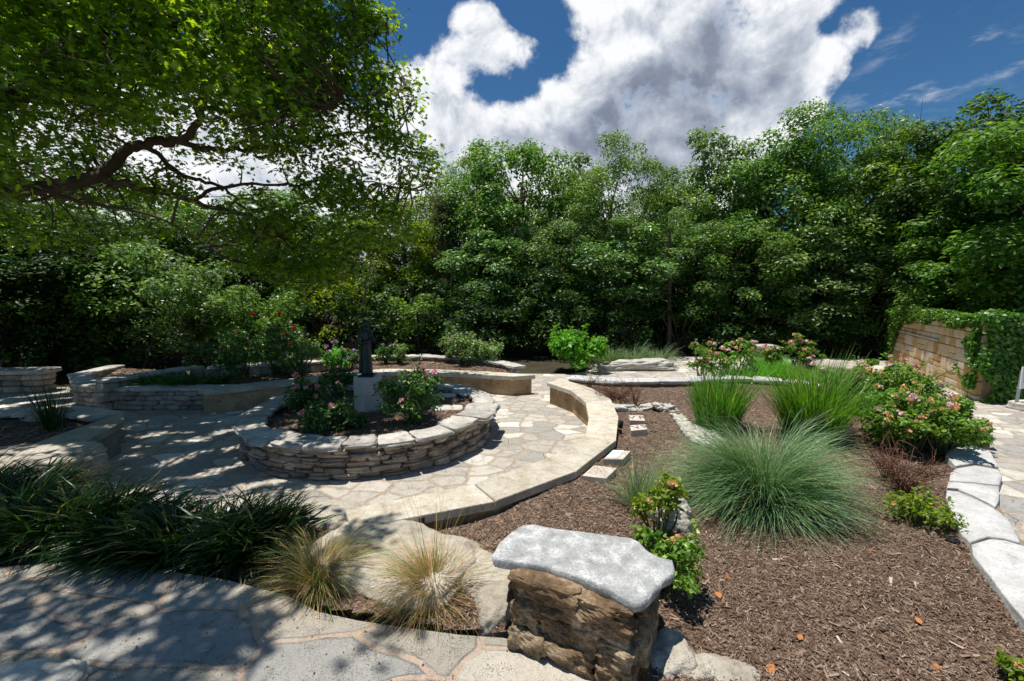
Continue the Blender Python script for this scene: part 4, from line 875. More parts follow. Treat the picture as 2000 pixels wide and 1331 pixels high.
# ------------------------------------------------------------------ shrubs with flowers
def bloom_mesh(name, m_, r, seed, flat=.75):
    rg = np.random.default_rng(seed); mb = MB(); d = sph(46, rg); d[:, 2] = np.abs(d[:, 2]) * .9 - .15; leaves(mb, d * r * np.array([.55, .55, .5 * flat]), d + [0, 0, .2], r * .75, rg, OVAL, .35, 1.7); return mb.mesh(name, m_)
BL_ = {k: [bloom_mesh('bloom', m_, r, s) for s in (1, 2)] for k, m_, r in (('pink', P_PINK, .05), ('orange', P_ORANGE, .042), ('red', P_RED, .045), ('white', P_WHITE, .036), ('lav', P_LAV, .06), ('lpink', P_LPINK, .05))}
def bush(name, x, y, z, lab, mat, R_, Hh, n, lsize, seed, flowers=(), cat='shrub', group=None, clumps=14, tmpl=OVAL, stemmat=None, gap=.25, asp=1.15, top=False, cr=.3):
    rg = np.random.default_rng(seed); t_ = thing(name, lab, cat, (x, y, z), group); fo = MB(); stm = MB(); cs = []
    for i in range(clumps):
        a = rg.uniform(0, 6.28); rr = R_ * math.sqrt(rg.random()) * .78; hz = Hh * (.22 + .66 * rg.random() ** .8) * (1 - .3 * (rr / R_) ** 2)
        c = np.array([math.cos(a) * rr, math.sin(a) * rr, hz]); cs.append(c); cr_ = cr * R_ * rg.uniform(.7, 1.25)
        clump(fo, c, cr_, n // clumps, lsize, rg, tmpl, .6, .8, asp=asp, jit=.55)
        b = np.array([rg.normal(0, .04), rg.normal(0, .04), -.02]); P = curve([b, (b + c) / 2 + rg.normal(0, .03, 3) + [0, 0, .03], c], 4); tube(stm, P, np.linspace(.012, .004, len(P)) * (.6 + R_), 5)
    sprays = max(4, clumps // 2)
    for i in range(sprays):                     # loose shoots beyond the outline
        c = cs[rg.integers(len(cs))]; d = sph(1, rg)[0]; d[2] = abs(d[2]) + .6; d /= np.linalg.norm(d); Ls = R_ * rg.uniform(.35, .75); P = curve([c, c + d * Ls * .5, c + d * Ls + [0, 0, -.05 * Ls]], 4); tube(stm, P, np.linspace(.005, .002, len(P)) * (.6 + R_), 4)
        k = 22; u_ = rg.random(k); leaves(fo, c + d * Ls * u_[:, None] + rg.normal(0, .015, (k, 3)), np.tile([0, 0, 1.], (k, 1)), lsize, rg, tmpl, .6, asp)
        cs.append(c + d * Ls - np.array([0, 0, cr * R_ * .8]))
    stm.obj('stems', stemmat or STEM, t_); fo.obj('foliage', mat, t_)
    for kind, cnt, sc_ in flowers:
        for q in range(cnt):
            c = cs[rg.integers(len(cs))]; d = sph(1, rg)[0]; d[2] = abs(d[2]) + .35; d[1] -= .35; d /= np.linalg.norm(d)
            p = c + d * cr * R_ * rg.uniform(.95, 1.2); o = part('bloom', BL_[kind][q % 2], t_); o.location = p; s_ = sc_ * rg.uniform(.7, 1.2); o.scale = (s_, s_, s_); o.rotation_euler = (rg.normal(0, .4), rg.normal(0, .4), rg.uniform(0, 6)); o['label'] = {'pink': 'pink rose bloom', 'orange': 'apricot bloom', 'red': 'red bloom', 'white': 'whitish bloom', 'lav': 'lavender bloom cluster', 'lpink': 'pale pink bloom'}[kind]
    return t_
def bushp(name, px, py, z, *a, **k): x, y = G(px, py, z); return bush(name, x, y, z, *a, **k)
# inside the planter
bushp('rose_bush', 805, 826, .37, 'dark green pink-flowered rose bush right of the pedestal', L_ROSE, .5, .78, 2600, .055, 101, (('pink', 9, 1),), 'rose bush', 'pink roses in the round planter', 20)
bushp('rose_bush', 640, 840, .37, 'dark rose bush low at the front left inside the planter', L_ROSE, .4, .34, 1200, .055, 102, (('pink', 3, 1),), 'rose bush', 'pink roses in the round planter', 16)
bushp('rose_bush', 585, 800, .37, 'pink-flowered rose bush at the left rim inside the planter', L_ROSE, .38, .42, 1200, .05, 103, (('pink', 3, 1),), 'rose bush', 'pink roses in the round planter', 14)
bushp('rose_bush', 615, 800, .37, 'taller pink rose bush directly left of the pedestal', L_ROSE, .36, .58, 1800, .05, 104, (('pink', 6, 1.1),), 'rose bush', 'pink roses in the round planter', 14)
bushp('rose_bush', 690, 835, .37, 'small dark rose bush in front of the pedestal foot', L_ROSE, .24, .2, 900, .05, 105, (), 'rose bush', 'pink roses in the round planter', 10)
bushp('rose_bush', 665, 772, .37, 'rose bush behind the pedestal with pale pink blooms', L_ROSE, .32, .5, 1300, .05, 106, (('pink', 3, .9),), 'rose bush', 'pink roses in the round planter', 12)
# left back beds
for q, (px, py, R_, h, lab, mt, fl, nn_) in enumerate([
    (540, 735, .75, 1.25, 'red-flowered rose bush behind the left part of the bench', L_ROSE, (('red', 14, 1.2), ('white', 3, 1)), 3200),
    (585, 738, .5, .95, 'bush with white and red blooms right of the red rose bush', L_PALE, (('white', 9, 1.2), ('red', 3, 1)), 1500),
    (475, 735, .65, 1.1, 'dim rose bush with few red and pale blooms left of the red rose bush', L_ROSE, (('red', 4, 1), ('white', 4, 1)), 2000),
    (420, 735, .6, .9, 'dark leafy bush at the shaded back of the left bed', L_DARK, (('white', 2, 1),), 1500),
    (645, 728, .45, .62, 'lavender-flowered bush left of the statue', L_BRT, (('lav', 12, 1.1), ('lpink', 2, 1)), 1500),
    (680, 722, .35, .5, 'green bush with lavender pink blooms just left of the statue', L_ROSE, (('lav', 5, 1), ('red', 1, 1)), 1000),
    (752, 712, .35, .55, 'small plant with purple pink blooms just right of the statue', L_ROSE, (('lav', 4, .9),), 600),
    (778, 712, .35, .6, 'small bright leafy plant right of the statue on the back bed', L_PALE, (), 600),
    (905, 712, .62, .85, 'rose bush with small white flowers behind the bench right of the statue', L_PALE, (('white', 26, .9),), 3000),
    (955, 712, .4, .65, 'small white-flowered rose bush at the end of the curved bench', L_PALE, (('white', 10, .8),), 1200),
    (880, 708, .3, .95, 'tall shoot of a white-flowered rose at the left of its bush', L_PALE, (('white', 4, .8),), 500)]):
    bushp('flowering_bush', px, py, .36, lab, mt, R_, h, nn_, .06, 110 + q, fl, 'flowering bush', 'flowering bushes in the back beds', 18)
bushp('green_shrub', 1130, 724, 0, 'bright lime green leafy shrub beyond the bench gap', L_BRT, .88, 1.2, 3200, .13, 130, (), 'shrub', None, 26, cr=.25)
# right hedge
hd = [(1750, 800, .22, 1.0, 'slender tall shoots with peach blooms rising from the back of the hedge'), (1690, 790, .2, .9, 'slender tall rose shoots at the left back of the hedge'), (1660, 800, .5, .75, 'flowering lantana bush at the left end of the right hedge'), (1715, 815, .55, .85, 'lantana bush with apricot blooms second in the hedge'), (1745, 860, .5, .66, 'lantana bush in the front middle of the hedge with pale pink blooms'),
      (1800, 862, .5, .72, 'tall rose bush in the hedge with apricot and pink blooms before the tan wall'), (1835, 890, .42, .62, 'rose bush at the right end of the hedge leaning over the grey slab'), (1775, 885, .42, .6, 'low rose bush at the front of the hedge above the dead shrub'),
      (1765, 812, .5, .72, 'back bush of the hedge with tall shoots against the pale path'), (1850, 868, .4, .66, 'back right bush of the hedge with large pink bloom')]
for q, (px, py, R_, h, lab) in enumerate(hd):
    bushp('flowering_bush', px, py, .33, lab, L_HEDGE, R_, h, 2600, .052, 140 + q, (('orange', 15, .9), ('lpink', 6, .9), ('pink', 1, .9)), 'flowering bush', 'flowering hedge on the right of the mulch bed', 20, cr=.24)
for q, (px, py, R_, h, lab) in enumerate([(1400, 742, .5, .95, 'rose bush with apricot pink blooms behind the left sedge clump'), (1440, 740, .42, 1.0, 'rose bush with tall shoots left of the far rock bench'), (1370, 742, .35, .95, 'slim rose bush at the left end behind the edging'), (1500, 728, .3, .8, 'small rose with apricot blooms in front of the far rock bench'), (1560, 735, .35, 1.1, 'slender rose bush with pink blooms on a tall shoot'), (1580, 738, .3, .75, 'small pink rose beside the broad pale boulder')]):
    bushp('flowering_bush', px, py, .3, lab, L_HEDGE, R_, h, 900, .06, 160 + q, (('orange', 8, 1.1), ('lpink', 5, 1.1), ('pink', 2, 1)), 'flowering bush', 'roses behind the back edging', 12, cr=.26)
bushp('small_shrub', 1788, 1018, .33, 'small yellow-green spirea shrub on the mulch near the right slabs', L_YEL, .28, .2, 1100, .035, 170, (('orange', 2, .5),), 'shrub', None, 16)
bushp('rose_bush', 1300, 1165, .33, 'yellow-green rose behind the right end of the small stone bench', L_HEDGE, .24, .48, 1100, .04, 171, (('orange', 3, .8),), 'rose bush', None, 12)
bushp('rose_bush', 1290, 1065, .33, 'yellow-green rose shoots with apricot blooms behind the small stone bench', L_YEL, .22, .6, 800, .042, 172, (('orange', 3, .8), ('lpink', 2, .6)), 'rose bush', None, 12)
bushp('rose_bush', 1975, 1345, .33, 'small rose tip with orange bloom in the bottom right corner', L_YEL, .13, .14, 200, .04, 173, (('orange', 2, .6),), 'rose bush', None, 8)
bushp('small_shrub', 590, 1075, .22, 'little green sprig between mondo grass and pale boulder', L_ROSE, .12, .16, 160, .03, 174, (), 'shrub', None, 6)
def dead(px, py, z, R_, Hh, n, seed, lab):
    x, y = G(px, py, z); rg = np.random.default_rng(seed); m = MB()
    for i in range(n):
        a = rg.uniform(0, 6.28); d = np.array([math.cos(a) * R_, math.sin(a) * R_, Hh]) * rg.uniform(.5, 1.1, 3); P = curve([(0, 0, -.02), d * [.35, .35, .5] + rg.normal(0, .02, 3), d], 4); tube(m, P, np.linspace(.006, .0018, len(P)), 4)
        for k in range(4):
            s = P[rg.integers(3, len(P))]; e_ = s + rg.normal(0, R_ * .22, 3) + [0, 0, Hh * .15]; tube(m, [s, (s + e_) / 2 + rg.normal(0, .01, 3), e_], [.0035, .0025, .001], 3)
    o = m.obj('dead_shrub', TWIG); o.location = (x, y, z); tag(o, lab, 'dead shrub')
dead(1765, 962, .32, .36, .36, 46, 1, 'brown leafless shrub in front of the flowering hedge')
dead(1205, 782, .33, .5, .28, 60, 2, 'low brown dead shrub near the back edging of the mulch bed')
dead(1240, 795, .33, .16, .38, 10, 3, 'small bare brown twigs above the white rock ridge')
dead(1150, 760, .33, .3, .4, 12, 4, 'thin bare stems at the far end of the curved bench')
dead(1730, 940, .32, .3, .4, 16, 5, 'sparse dead stems left of the brown leafless shrub')
# white gravel
rg = np.random.default_rng(8); m = MB(); gp = [G(x, y, .33) for x, y in [(1312, 812), (1335, 818), (1350, 835), (1395, 850), (1420, 870), (1390, 880), (1355, 868), (1332, 845)]]
for i, p in enumerate(scatter(gp, 420, rg)): rock(m, (p[0], p[1], .345 + rg.random() * .02), rg.uniform(.03, .075, 3), rg.uniform(0, 3), i, 2, 2.5, .15)
tag(m.obj('white_gravel', S_WHITE), 'patch of white broken stone between the sedge and the rock ridge', 'gravel', kind='stuff')
# fallen leaves
DRY = simple('dry_leaf', (.42, .17, .06), .8, .4, 20)
m = MB(); fp = [G(x, y, .34) for x, y in [(1422, 1125), (1660, 1160), (1905, 1285), (1700, 1040), (1560, 1255), (1710, 1080), (843, 1058), (1890, 1080), (1400, 1160), (1830, 1320), (1230, 912), (1142, 918), (1340, 1120), (1500, 1300), (1800, 1225), (1650, 990), (1740, 1290), (980, 1200)]]
rg = np.random.default_rng(3); P = np.array([[p[0], p[1], .355] for p in fp]); leaves(m, P, np.tile([0, 0, 1.], (len(P), 1)), .06, rg, OVAL, .35, 1.4); tag(m.obj('fallen_leaves', DRY), 'scattered dry orange leaves on the mulch', 'leaves', kind='stuff')

rg = np.random.default_rng(41); m = MB()
P = np.concatenate([np.c_[scatter([(-7, 3.6), (1.2, 4.4), (1.0, 9.5), (-6, 9.5)], 420, rg), np.full(420, .006)], np.c_[scatter([(-3.5, 1.3), (1.0, 1.3), (-.1, 2.2), (-1.2, 2.4), (-3.2, 2.6)], 260, rg), np.full(260, TERR + .006)]])
leaves(m, P, np.tile([0, 0, 1.], (len(P), 1)), .016, rg, OVAL, .25, 1.3); tag(m.obj('leaf_litter', simple('brown_leaf_litter', (.24, .16, .09), .9, .5, 30)), 'tiny brown leaf litter scattered on the paving', 'leaf litter', kind='stuff')
# ------------------------------------------------------------------ trees
def tree_meshes(seed, leafmat, lumps=92, per=180, ls=.19, shape='round', tmpl=KITE, dense=1.0):
    """unit tree: height 10, crown radius 3; crown lumps gathered at the ends of real limbs"""
    rg = np.random.default_rng(seed); fo = MB(); tr = MB(); trunk = curve([(0, 0, -.2), (rg.normal(0, .15), rg.normal(0, .15), 2), (rg.normal(0, .35), rg.normal(0, .35), 4.5), (rg.normal(0, .4), rg.normal(0, .4), 7)], 6); tube(tr, trunk, np.linspace(.2, .07, len(trunk)), 8)
    for i in range(lumps):
        while True:
            d = sph(1, rg)[0]; rr = rg.uniform(.3, 1) ** .45
            if shape == 'cone': zz = rg.uniform(.0, 1) ** 1.1; a = rg.uniform(0, 6.28); rad = 2.3 * (1 - zz * .8) * math.sqrt(rg.random()); c = np.array([math.cos(a) * rad, math.sin(a) * rad, 1.8 + zz * 7.8]); break
            c = np.array([d[0] * 3 * rr, d[1] * 3 * rr, 5.4 + d[2] * 4.2 * rr])
            if c[2] > 1.6: break
        r = rg.uniform(.42, .88) * (.75 if c[2] > 8.2 or shape == 'cone' else 1); clump(fo, c, r, int(per * (r / .55) ** 1.6 * dense), ls, rg, tmpl, .75, .78, jit=.42, asp=.85)
        if i % 3 == 0:
            k = min(len(trunk) - 1, int(len(trunk) * min(.95, max(.15, (c[2] - 1.6) / 7.5)))); b = trunk[k]; P = curve([b, b * .5 + c * .5 + [0, 0, -.2] + rg.normal(0, .15, 3), c], 5); tube(tr, P, np.linspace(.045, .01, len(P)), 5)
    return fo.mesh('crown', leafmat), tr.mesh('trunk', BARK_PALE if seed in (3, 5) else BARK)
VARS = {'a': tree_meshes(1, L_TREE), 'b': tree_meshes(2, L_TREE2, 80, 130, .24), 'c': tree_meshes(3, L_TREE, 105, 240, .14), 'd': tree_meshes(4, L_TREE2, 96, 210, .16),
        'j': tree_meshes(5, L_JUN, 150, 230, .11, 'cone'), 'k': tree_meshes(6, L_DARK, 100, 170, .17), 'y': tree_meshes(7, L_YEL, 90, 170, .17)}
def tree(var, x, y, top, rad, rot, lab, name='tree', base=0.0, cat='tree', group='trees around the garden'):
    t_ = thing(name, lab, cat, (x, y, base), group); s = top / 9.9; r = rad / 3.2
    t_.rotation_euler = (0, 0, rot); t_.scale = (r, r, s)
    cm, tm = VARS[var]; part('trunk', tm, t_); part('crown', cm, t_); return t_
TR = [ # px, Y, top py, radius, variant, label
 (1005, 19.5, 232, 2.9, 'a', 'tall tree with the highest crown in the middle of the skyline'),
 (925, 21, 268, 2.4, 'c', 'tall tree just left of the highest middle crown'),
 (1100, 21.5, 296, 2.8, 'b', 'tree between the highest middle crown and the slim pointed one'),
 (1200, 18.5, 252, 2.4, 'c', 'slimmer pointed tree right of the middle against the grey cloud'),
 (1290, 21.5, 322, 2.3, 'd', 'lower tree filling the dip in the skyline under the cloud'),
 (1395, 20, 246, 2.6, 'b', 'tree at the left shoulder of the big right hand group'),
 (1500, 19, 218, 2.9, 'a', 'broad tall tree in the right group left of its highest crown'),
 (1600, 18, 192, 3.1, 'c', 'highest broad crown of the right hand tree group'),
 (1695, 18.5, 210, 2.8, 'd', 'tall tree at the right shoulder of the right group'),
 (1790, 17, 262, 2.8, 'b', 'tree beside the gap of blue sky right of the group'),
 (1880, 15, 178, 3.0, 'a', 'tall dark tree above the limestone wall'),
 (1985, 13.5, 150, 3.0, 'k', 'tallest dark tree at the right edge of the frame'),
 (2140, 11, 120, 3.0, 'a', 'tree cut by the right edge behind the sign'),
 (975, 17.3, 425, 2.2, 'b', 'middle height leafy tree behind the white-flowered rose'),
 (1090, 17.2, 395, 2.2, 'd', 'pale glossy tree above the bright green shrub'),
 (1205, 16.8, 425, 2.3, 'b', 'pale silvery lower tree in the centre under the pointed tree'),
 (1325, 17.4, 400, 2.2, 'd', 'lower tree in front of the skyline dip'),
 (1440, 17, 410, 2.3, 'a', 'lower tree left above the far rock bench'),
 (1560, 16.5, 420, 2.3, 'b', 'lower tree right above the far rock bench'),
 (1690, 16.3, 400, 2.4, 'd', 'lower tree left behind the limestone wall top'),
 (1820, 15, 430, 2.3, 'b', 'lower tree directly behind the limestone wall'),
 (1950, 12.5, 400, 2.2, 'a', 'dense lower tree behind the ivy wall at right'),
 (865, 18.8, 385, 1.9, 'j', 'dark olive cedar with feathery crown and reddish trunk left of centre'),
 (862, 20.5, 338, 2.3, 'c', 'yellowish green tree just right of the oak tips at the skyline'),
 (775, 20, 365, 2.6, 'y', 'bright yellow-green tree glowing behind the oak tips'),
 (690, 21, 385, 2.6, 'b', 'tree behind the hanging oak branches above the statue'),
 (600, 20, 415, 2.6, 'y', 'yellow-green tree seen under the oak branches'),
 (510, 18.5, 440, 2.5, 'a', 'tree behind the oak right of the pale shrub mass'),
 (410, 17, 405, 2.5, 'k', 'dark tree behind the pale shrub at left'),
 (300, 16, 400, 2.5, 'b', 'tree behind the oak limb fork'),
 (190, 14.5, 400, 2.6, 'k', 'dark tree left of the oak limb fork'),
 (80, 13, 380, 2.6, 'a', 'dark shaded tree near the left edge'),
 (-40, 12, 340, 2.6, 'k', 'shaded tree cut by the left edge'),
 (-200, 10, 300, 2.6, 'k', 'shaded tree beyond the left edge')]
for q, (px, Y, ty, rad, var, lab) in enumerate(TR):
    x, top = H(px, ty, Y); tree(var, x, Y, top, rad, q * 1.37, lab)
# second belt so the wood is closed behind
bl2 = [(-18, 13), (-16, 19), (-11, 21), (-7, 24), (-3.2, 25), (1.2, 25.5), (5.4, 25), (9.8, 24.5), (14, 22.5), (18, 19.5), (21, 16), (21, 11), (-21, 8)]
names2 = ['leftmost', 'second', 'third', 'fourth', 'fifth', 'sixth', 'seventh', 'eighth', 'ninth', 'tenth', 'eleventh', 'twelfth', 'outlying left']
for q, (x, y) in enumerate(bl2):
    tree('kabd'[q % 4], x, y, 7.2 + .4 * (q % 3), 3.2, q * 2.1, names2[q] + ' tree from the left in the far dim belt behind the front trees', group='dim trees of the far belt')
# understory shrubs
def shr_mesh(seed, mat, n=5200, ls=.12, clumps=46):
    rg = np.random.default_rng(seed); fo = MB(); st_ = MB()
    for i in range(clumps):
        a = rg.uniform(0, 6.28); rr = 1.25 * math.sqrt(rg.random()); h = .25 + 2.5 * rg.random() * (1 - .35 * (rr / 1.3) ** 2); c = np.array([math.cos(a) * rr, math.sin(a) * rr, h]); clump(fo, c, rg.uniform(.22, .42), n // clumps, ls, rg, KITE, .5, .8, jit=.55)
        if i % 3 == 0: P = curve([(rg.normal(0, .1), rg.normal(0, .1), -.1), c * [.4, .4, .5], c], 4); tube(st_, P, np.linspace(.035, .01, len(P)), 5)
    return fo.mesh('foliage', mat), st_.mesh('stems', BARK)
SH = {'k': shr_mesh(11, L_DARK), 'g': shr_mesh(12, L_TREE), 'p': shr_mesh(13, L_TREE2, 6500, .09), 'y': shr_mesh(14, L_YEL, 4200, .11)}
def shrub(var, x, y, r, h, rot, lab, group='understory shrubs at the wood edge'):
    t_ = thing('shrub', lab, 'shrub', (x, y, 0), group); t_.scale = (r / 1.4, r / 1.4, h / 2.75); t_.rotation_euler = (0, 0, rot); part('stems', SH[var][1], t_); part('foliage', SH[var][0], t_)
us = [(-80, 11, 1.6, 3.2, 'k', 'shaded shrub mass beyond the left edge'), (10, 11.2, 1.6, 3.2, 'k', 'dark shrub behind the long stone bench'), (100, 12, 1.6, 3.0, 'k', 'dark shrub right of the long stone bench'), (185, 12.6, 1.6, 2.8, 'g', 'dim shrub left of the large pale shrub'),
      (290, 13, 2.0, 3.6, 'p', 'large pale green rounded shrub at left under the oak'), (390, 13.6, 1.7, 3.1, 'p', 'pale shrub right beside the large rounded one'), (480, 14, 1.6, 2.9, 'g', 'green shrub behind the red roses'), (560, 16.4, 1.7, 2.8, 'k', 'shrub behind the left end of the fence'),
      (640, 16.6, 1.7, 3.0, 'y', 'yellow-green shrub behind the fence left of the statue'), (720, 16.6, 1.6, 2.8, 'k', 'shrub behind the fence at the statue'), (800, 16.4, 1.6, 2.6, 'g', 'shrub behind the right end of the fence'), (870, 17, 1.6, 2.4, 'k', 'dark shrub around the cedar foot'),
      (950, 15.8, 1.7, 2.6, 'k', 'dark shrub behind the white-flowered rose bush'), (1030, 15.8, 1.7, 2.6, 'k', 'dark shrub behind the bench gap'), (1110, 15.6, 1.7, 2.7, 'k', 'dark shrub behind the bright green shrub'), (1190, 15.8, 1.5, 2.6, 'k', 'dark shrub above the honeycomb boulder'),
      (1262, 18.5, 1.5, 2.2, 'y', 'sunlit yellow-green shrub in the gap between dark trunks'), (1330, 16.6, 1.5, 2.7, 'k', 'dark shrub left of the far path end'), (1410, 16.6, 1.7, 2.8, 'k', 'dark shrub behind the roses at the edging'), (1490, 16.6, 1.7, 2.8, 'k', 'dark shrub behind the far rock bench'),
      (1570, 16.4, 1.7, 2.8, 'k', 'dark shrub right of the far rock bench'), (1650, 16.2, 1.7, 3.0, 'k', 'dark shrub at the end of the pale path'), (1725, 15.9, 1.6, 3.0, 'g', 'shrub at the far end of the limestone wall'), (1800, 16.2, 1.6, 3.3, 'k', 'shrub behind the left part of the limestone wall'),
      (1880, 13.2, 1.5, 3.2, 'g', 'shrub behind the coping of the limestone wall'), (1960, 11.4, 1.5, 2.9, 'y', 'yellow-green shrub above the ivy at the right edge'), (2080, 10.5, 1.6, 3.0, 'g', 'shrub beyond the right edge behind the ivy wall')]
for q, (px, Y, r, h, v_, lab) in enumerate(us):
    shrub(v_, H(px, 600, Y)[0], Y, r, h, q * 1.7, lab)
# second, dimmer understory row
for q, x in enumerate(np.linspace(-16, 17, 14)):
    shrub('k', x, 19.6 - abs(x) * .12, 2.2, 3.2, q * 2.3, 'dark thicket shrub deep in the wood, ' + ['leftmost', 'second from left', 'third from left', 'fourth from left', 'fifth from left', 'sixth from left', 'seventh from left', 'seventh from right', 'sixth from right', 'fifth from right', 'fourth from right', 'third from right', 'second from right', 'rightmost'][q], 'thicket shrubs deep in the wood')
# bare trunks seen in the shade
for q, (px, Y, r, h, lean, lab) in enumerate([(880, 17.5, .07, 4, .02, 'reddish slender trunk below the cedar'), (1165, 16.4, .09, 4, -.05, 'dark trunk left of the sunlit gap'), (1215, 16.8, .11, 4.5, .03, 'dark trunk at the left side of the sunlit gap'), (1310, 16.2, .1, 4.5, -.03, 'dark trunk at the right side of the sunlit gap'), (1262, 17, .05, 4, .06, 'thin stem in the sunlit gap'), (1395, 16.2, .08, 4, .05, 'dark trunk behind the roses'), (1655, 15.8, .09, 4, -.04, 'dark trunk at the end of the pale path'), (690, 15.8, .06, 3.4, .2, 'leaning trunk behind the fence'), (350, 13, .06, 3, .1, 'thin trunk inside the pale shrub')]):
    m = MB(); P = curve([(0, 0, -.1), (lean * h * .4, .05, h * .45), (lean * h, .1, h)], 6); tube(m, P, np.linspace(r, r * .6, len(P)), 7)
    o = m.obj('bare_tree', BARK_PALE if q in (0, 7) else BARK); o.location = (H(px, 600, Y)[0], Y, 0); tag(o, lab, 'tree', 'bare trunks in the shade')
# dead branches against blue sky
x0, z0 = H(1745, 300, 16.5); m = MB(); rg = np.random.default_rng(5)
for i in range(14):
    d = np.array([rg.normal(0, .5), rg.normal(0, .3), rg.uniform(.7, 1.5)]); P = curve([(0, 0, z0 - 2.0), (d[0] * .3, d[1] * .3, z0 - .6), (d[0], d[1], z0 + d[2])], 5); tube(m, P, np.linspace(.035, .008, len(P)), 4)
    for k in range(4): s = P[rg.integers(5, len(P))]; tube(m, [s, s + rg.normal(0, .22, 3) + [0, 0, .15]], [.012, .005], 3)
tube(m, [(0, 0, 0), (0, 0, z0 - 1.9)], [.1, .06], 6)
o = m.obj('dead_tree', BARK_PALE); o.location = (x0, 16.5, 0); tag(o, 'bare dead twigs poking up against blue sky at right', 'dead tree')

# ------------------------------------------------------------------ the big oak
rg = np.random.default_rng(77)
oak = thing('oak_tree', 'big oak overhanging from the left with dark limbs and lobed leaves', 'tree', (-10.2, 5.6, 0))
O0 = np.array([-10.2, 5.6, 0])
def hp(px, py, Y): x, z = H(px, py, Y); return np.array([x, Y, z]) - O0
trm = MB()
tk_ = curve([(0, 0, -.2), (.1, .05, 1.5), (.25, .1, 3.0), (.2, .2, 5), (.5, .4, 7.5)], 6); tube(trm, tk_, np.linspace(.36, .14, len(tk_)), 12)
limbs = [([np.array([.2, .1, 2.6]), hp(-120, 400, 6.1), hp(60, 370, 6.6), hp(190, 345, 7.0), hp(240, 300, 7.2), hp(285, 280, 7.3), hp(345, 277, 7.4), hp(385, 245, 7.4), hp(402, 208, 7.5), hp(470, 225, 7.8), hp(560, 190, 8.0), hp(690, 95, 8.2)], .17, .02),
         ([hp(190, 345, 7.0), hp(300, 372, 7.2), hp(400, 400, 7.6), hp(520, 440, 8), hp(600, 520, 8.4)], .1, .015),
         ([hp(345, 277, 7.4), hp(420, 292, 7.6), hp(490, 290, 7.9), hp(600, 275, 8.2), hp(720, 260, 8.5), hp(830, 300, 8.8)], .07, .01),
         ([hp(285, 282, 7.3), hp(350, 340, 7.6), hp(430, 365, 7.9), hp(480, 410, 8.1), hp(540, 470, 8.3)], .06, .012),
         ([hp(370, 390, 7.4), hp(440, 365, 7.9), hp(560, 360, 8.2), hp(690, 350, 8.5), hp(800, 370, 8.8)], .05, .01),
         ([hp(402, 208, 7.5), hp(380, 170, 7.6), hp(300, 150, 7.6), hp(240, 100, 7.8)], .05, .01),
         ([hp(690, 95, 8.2), hp(740, 60, 8.2), hp(760, 30, 8.2)], .03, .01),
         ([hp(470, 225, 7.8), hp(600, 215, 7.4), hp(700, 190, 7.2), hp(790, 180, 7.4)], .03, .01),
         ([np.array([.2, .2, 4.5]), hp(0, 200, 6.0), hp(200, 100, 6.4), hp(420, 20, 6.8), hp(560, -80, 7)], .14, .03),
         ([np.array([.5, .4, 7.0]), np.array([2.2, .2, 8.2]), np.array([4.0, -.8, 8.8])], .1, .03),
         ([hp(60, 370, 6.6), hp(160, 395, 6.4), hp(300, 420, 6.6), hp(400, 480, 7)], .05, .01)]
tips = []
for pts, r0, r1 in limbs:
    P = curve(pts, 6); P += rg.normal(0, .02, P.shape); tube(trm, P, np.linspace(r0 * .72, r1 * .8, len(P)), 8); tips.append(P)
trm.obj('trunk', BARK, oak, True)
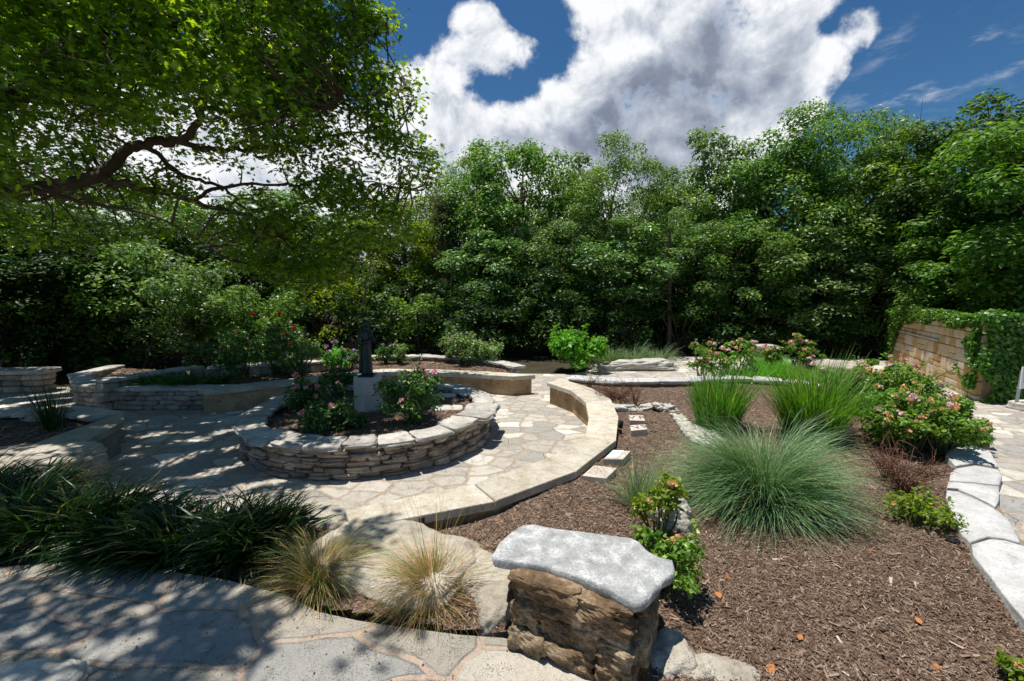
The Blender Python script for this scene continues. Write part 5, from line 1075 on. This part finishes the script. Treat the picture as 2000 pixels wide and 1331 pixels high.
# canopy clusters: points in the volume with a ragged outline; photo silhouette on the right
cl = []
while len(cl) < 1400:
    px = rg.uniform(-250, 870) if rg.random() < .78 else rg.uniform(480, 870); py = rg.uniform(-420, 600) if rg.random() < .7 else rg.uniform(0, 600); Y = rg.uniform(5.0, 9.7)
    lim = np.interp(py, [-420, -100, 0, 90, 200, 290, 340, 420, 500, 600], [620, 700, 720, 770, 800, 840, 830, 800, 760, 600]) + 18 * math.sin(py * .045)
    low = np.interp(px, [-250, 0, 200, 350, 500, 620, 760, 850], [480, 480, 470, 450, 540, 600, 560, 430])
    if px > lim or py > low: continue
    if py > 400 and px < 480 and rg.random() < .4: continue
    hole = math.exp(-(((px - 470) / 190) ** 2 + ((py - 345) / 75) ** 2)) + .7 * math.exp(-(((px - 640) / 60) ** 2 + ((py - 230) / 60) ** 2)) + .5 * math.exp(-(((px - 300) / 70) ** 2 + ((py - 290) / 50) ** 2)) + .6 * math.exp(-(((px - 720) / 40) ** 2 + ((py - 120) / 40) ** 2))
    if rg.random() < hole * 1.05: continue
    if 40 < px < 420 and 215 < py < 370 and Y < 7.4: continue
    x, z = H(px, py, Y)
    if Y < 7.2 and x > -2.6 - (7.2 - Y) * .3: continue
    if py > 380 and Y < 7: continue
    if z > 11 or z < 2.4: continue
    cl.append(np.array([x, Y, z]))
for i in range(170):                            # canopy over the left terrace, above and beside the frame
    x = rg.uniform(-7.5, -1.9); y = rg.uniform(1.6, 4.3); z = rg.uniform(6.2, 8.0)
    if z < 2.2 + y * .74 + .6: continue
    if x > -2.6 and rg.random() < .5: continue
    cl.append(np.array([x, y, z]))
fo = MB(); tw_ = MB(); cl = [c for q, c in enumerate(cl) if not (c[2] > 2.2 + c[1] * .74 + .9 and rg.random() < .45)]; allp = np.concatenate(tips)
for c in cl:
    c = c - O0; r = rg.uniform(.28, .5); k = int(86 * (r / .4) ** 2); d = sph(k, rg); P = c + d * (r * rg.random(k) ** .45)[:, None] * [1.15, 1.15, .6]
    gx = np.stack([P[:, 0] + O0[0] - SUN.x / SUN.z * P[:, 2], P[:, 1] + O0[1] - SUN.y / SUN.z * P[:, 2], P[:, 2] * 0], 1)
    ok = fbm(gx, 55, 4.2, 3, .6) + .4 * fbm(gx, 56, 1.1, 2) < np.where(gx[:, 1] < 3.7, np.where(gx[:, 0] > -1.15 - .25 * (gx[:, 1] - 2), -.25, .95), .47)                # light shafts between the leaf sprays
    P = P[ok]; d = d[ok]; kk = len(P)
    if kk: leaves(fo, P, np.tile([0, 0, 1.], (kk, 1)) + d * .3, .102, rg, OAK, .5, .9, .3)
    j = np.argmin(((allp - c) ** 2).sum(1)); b = allp[j]
    if np.linalg.norm(b - c) < 1.7 and abs((b - c)[2]) < .9: Pp = curve([b, (b + c) / 2 + rg.normal(0, .12, 3), c, c + rg.normal(0, .3, 3)], 4); tube(tw_, Pp, np.linspace(.02, .004, len(Pp)), 4)
fo.obj('crown', L_OAK, oak); tw_.obj('twigs', BARK, oak)
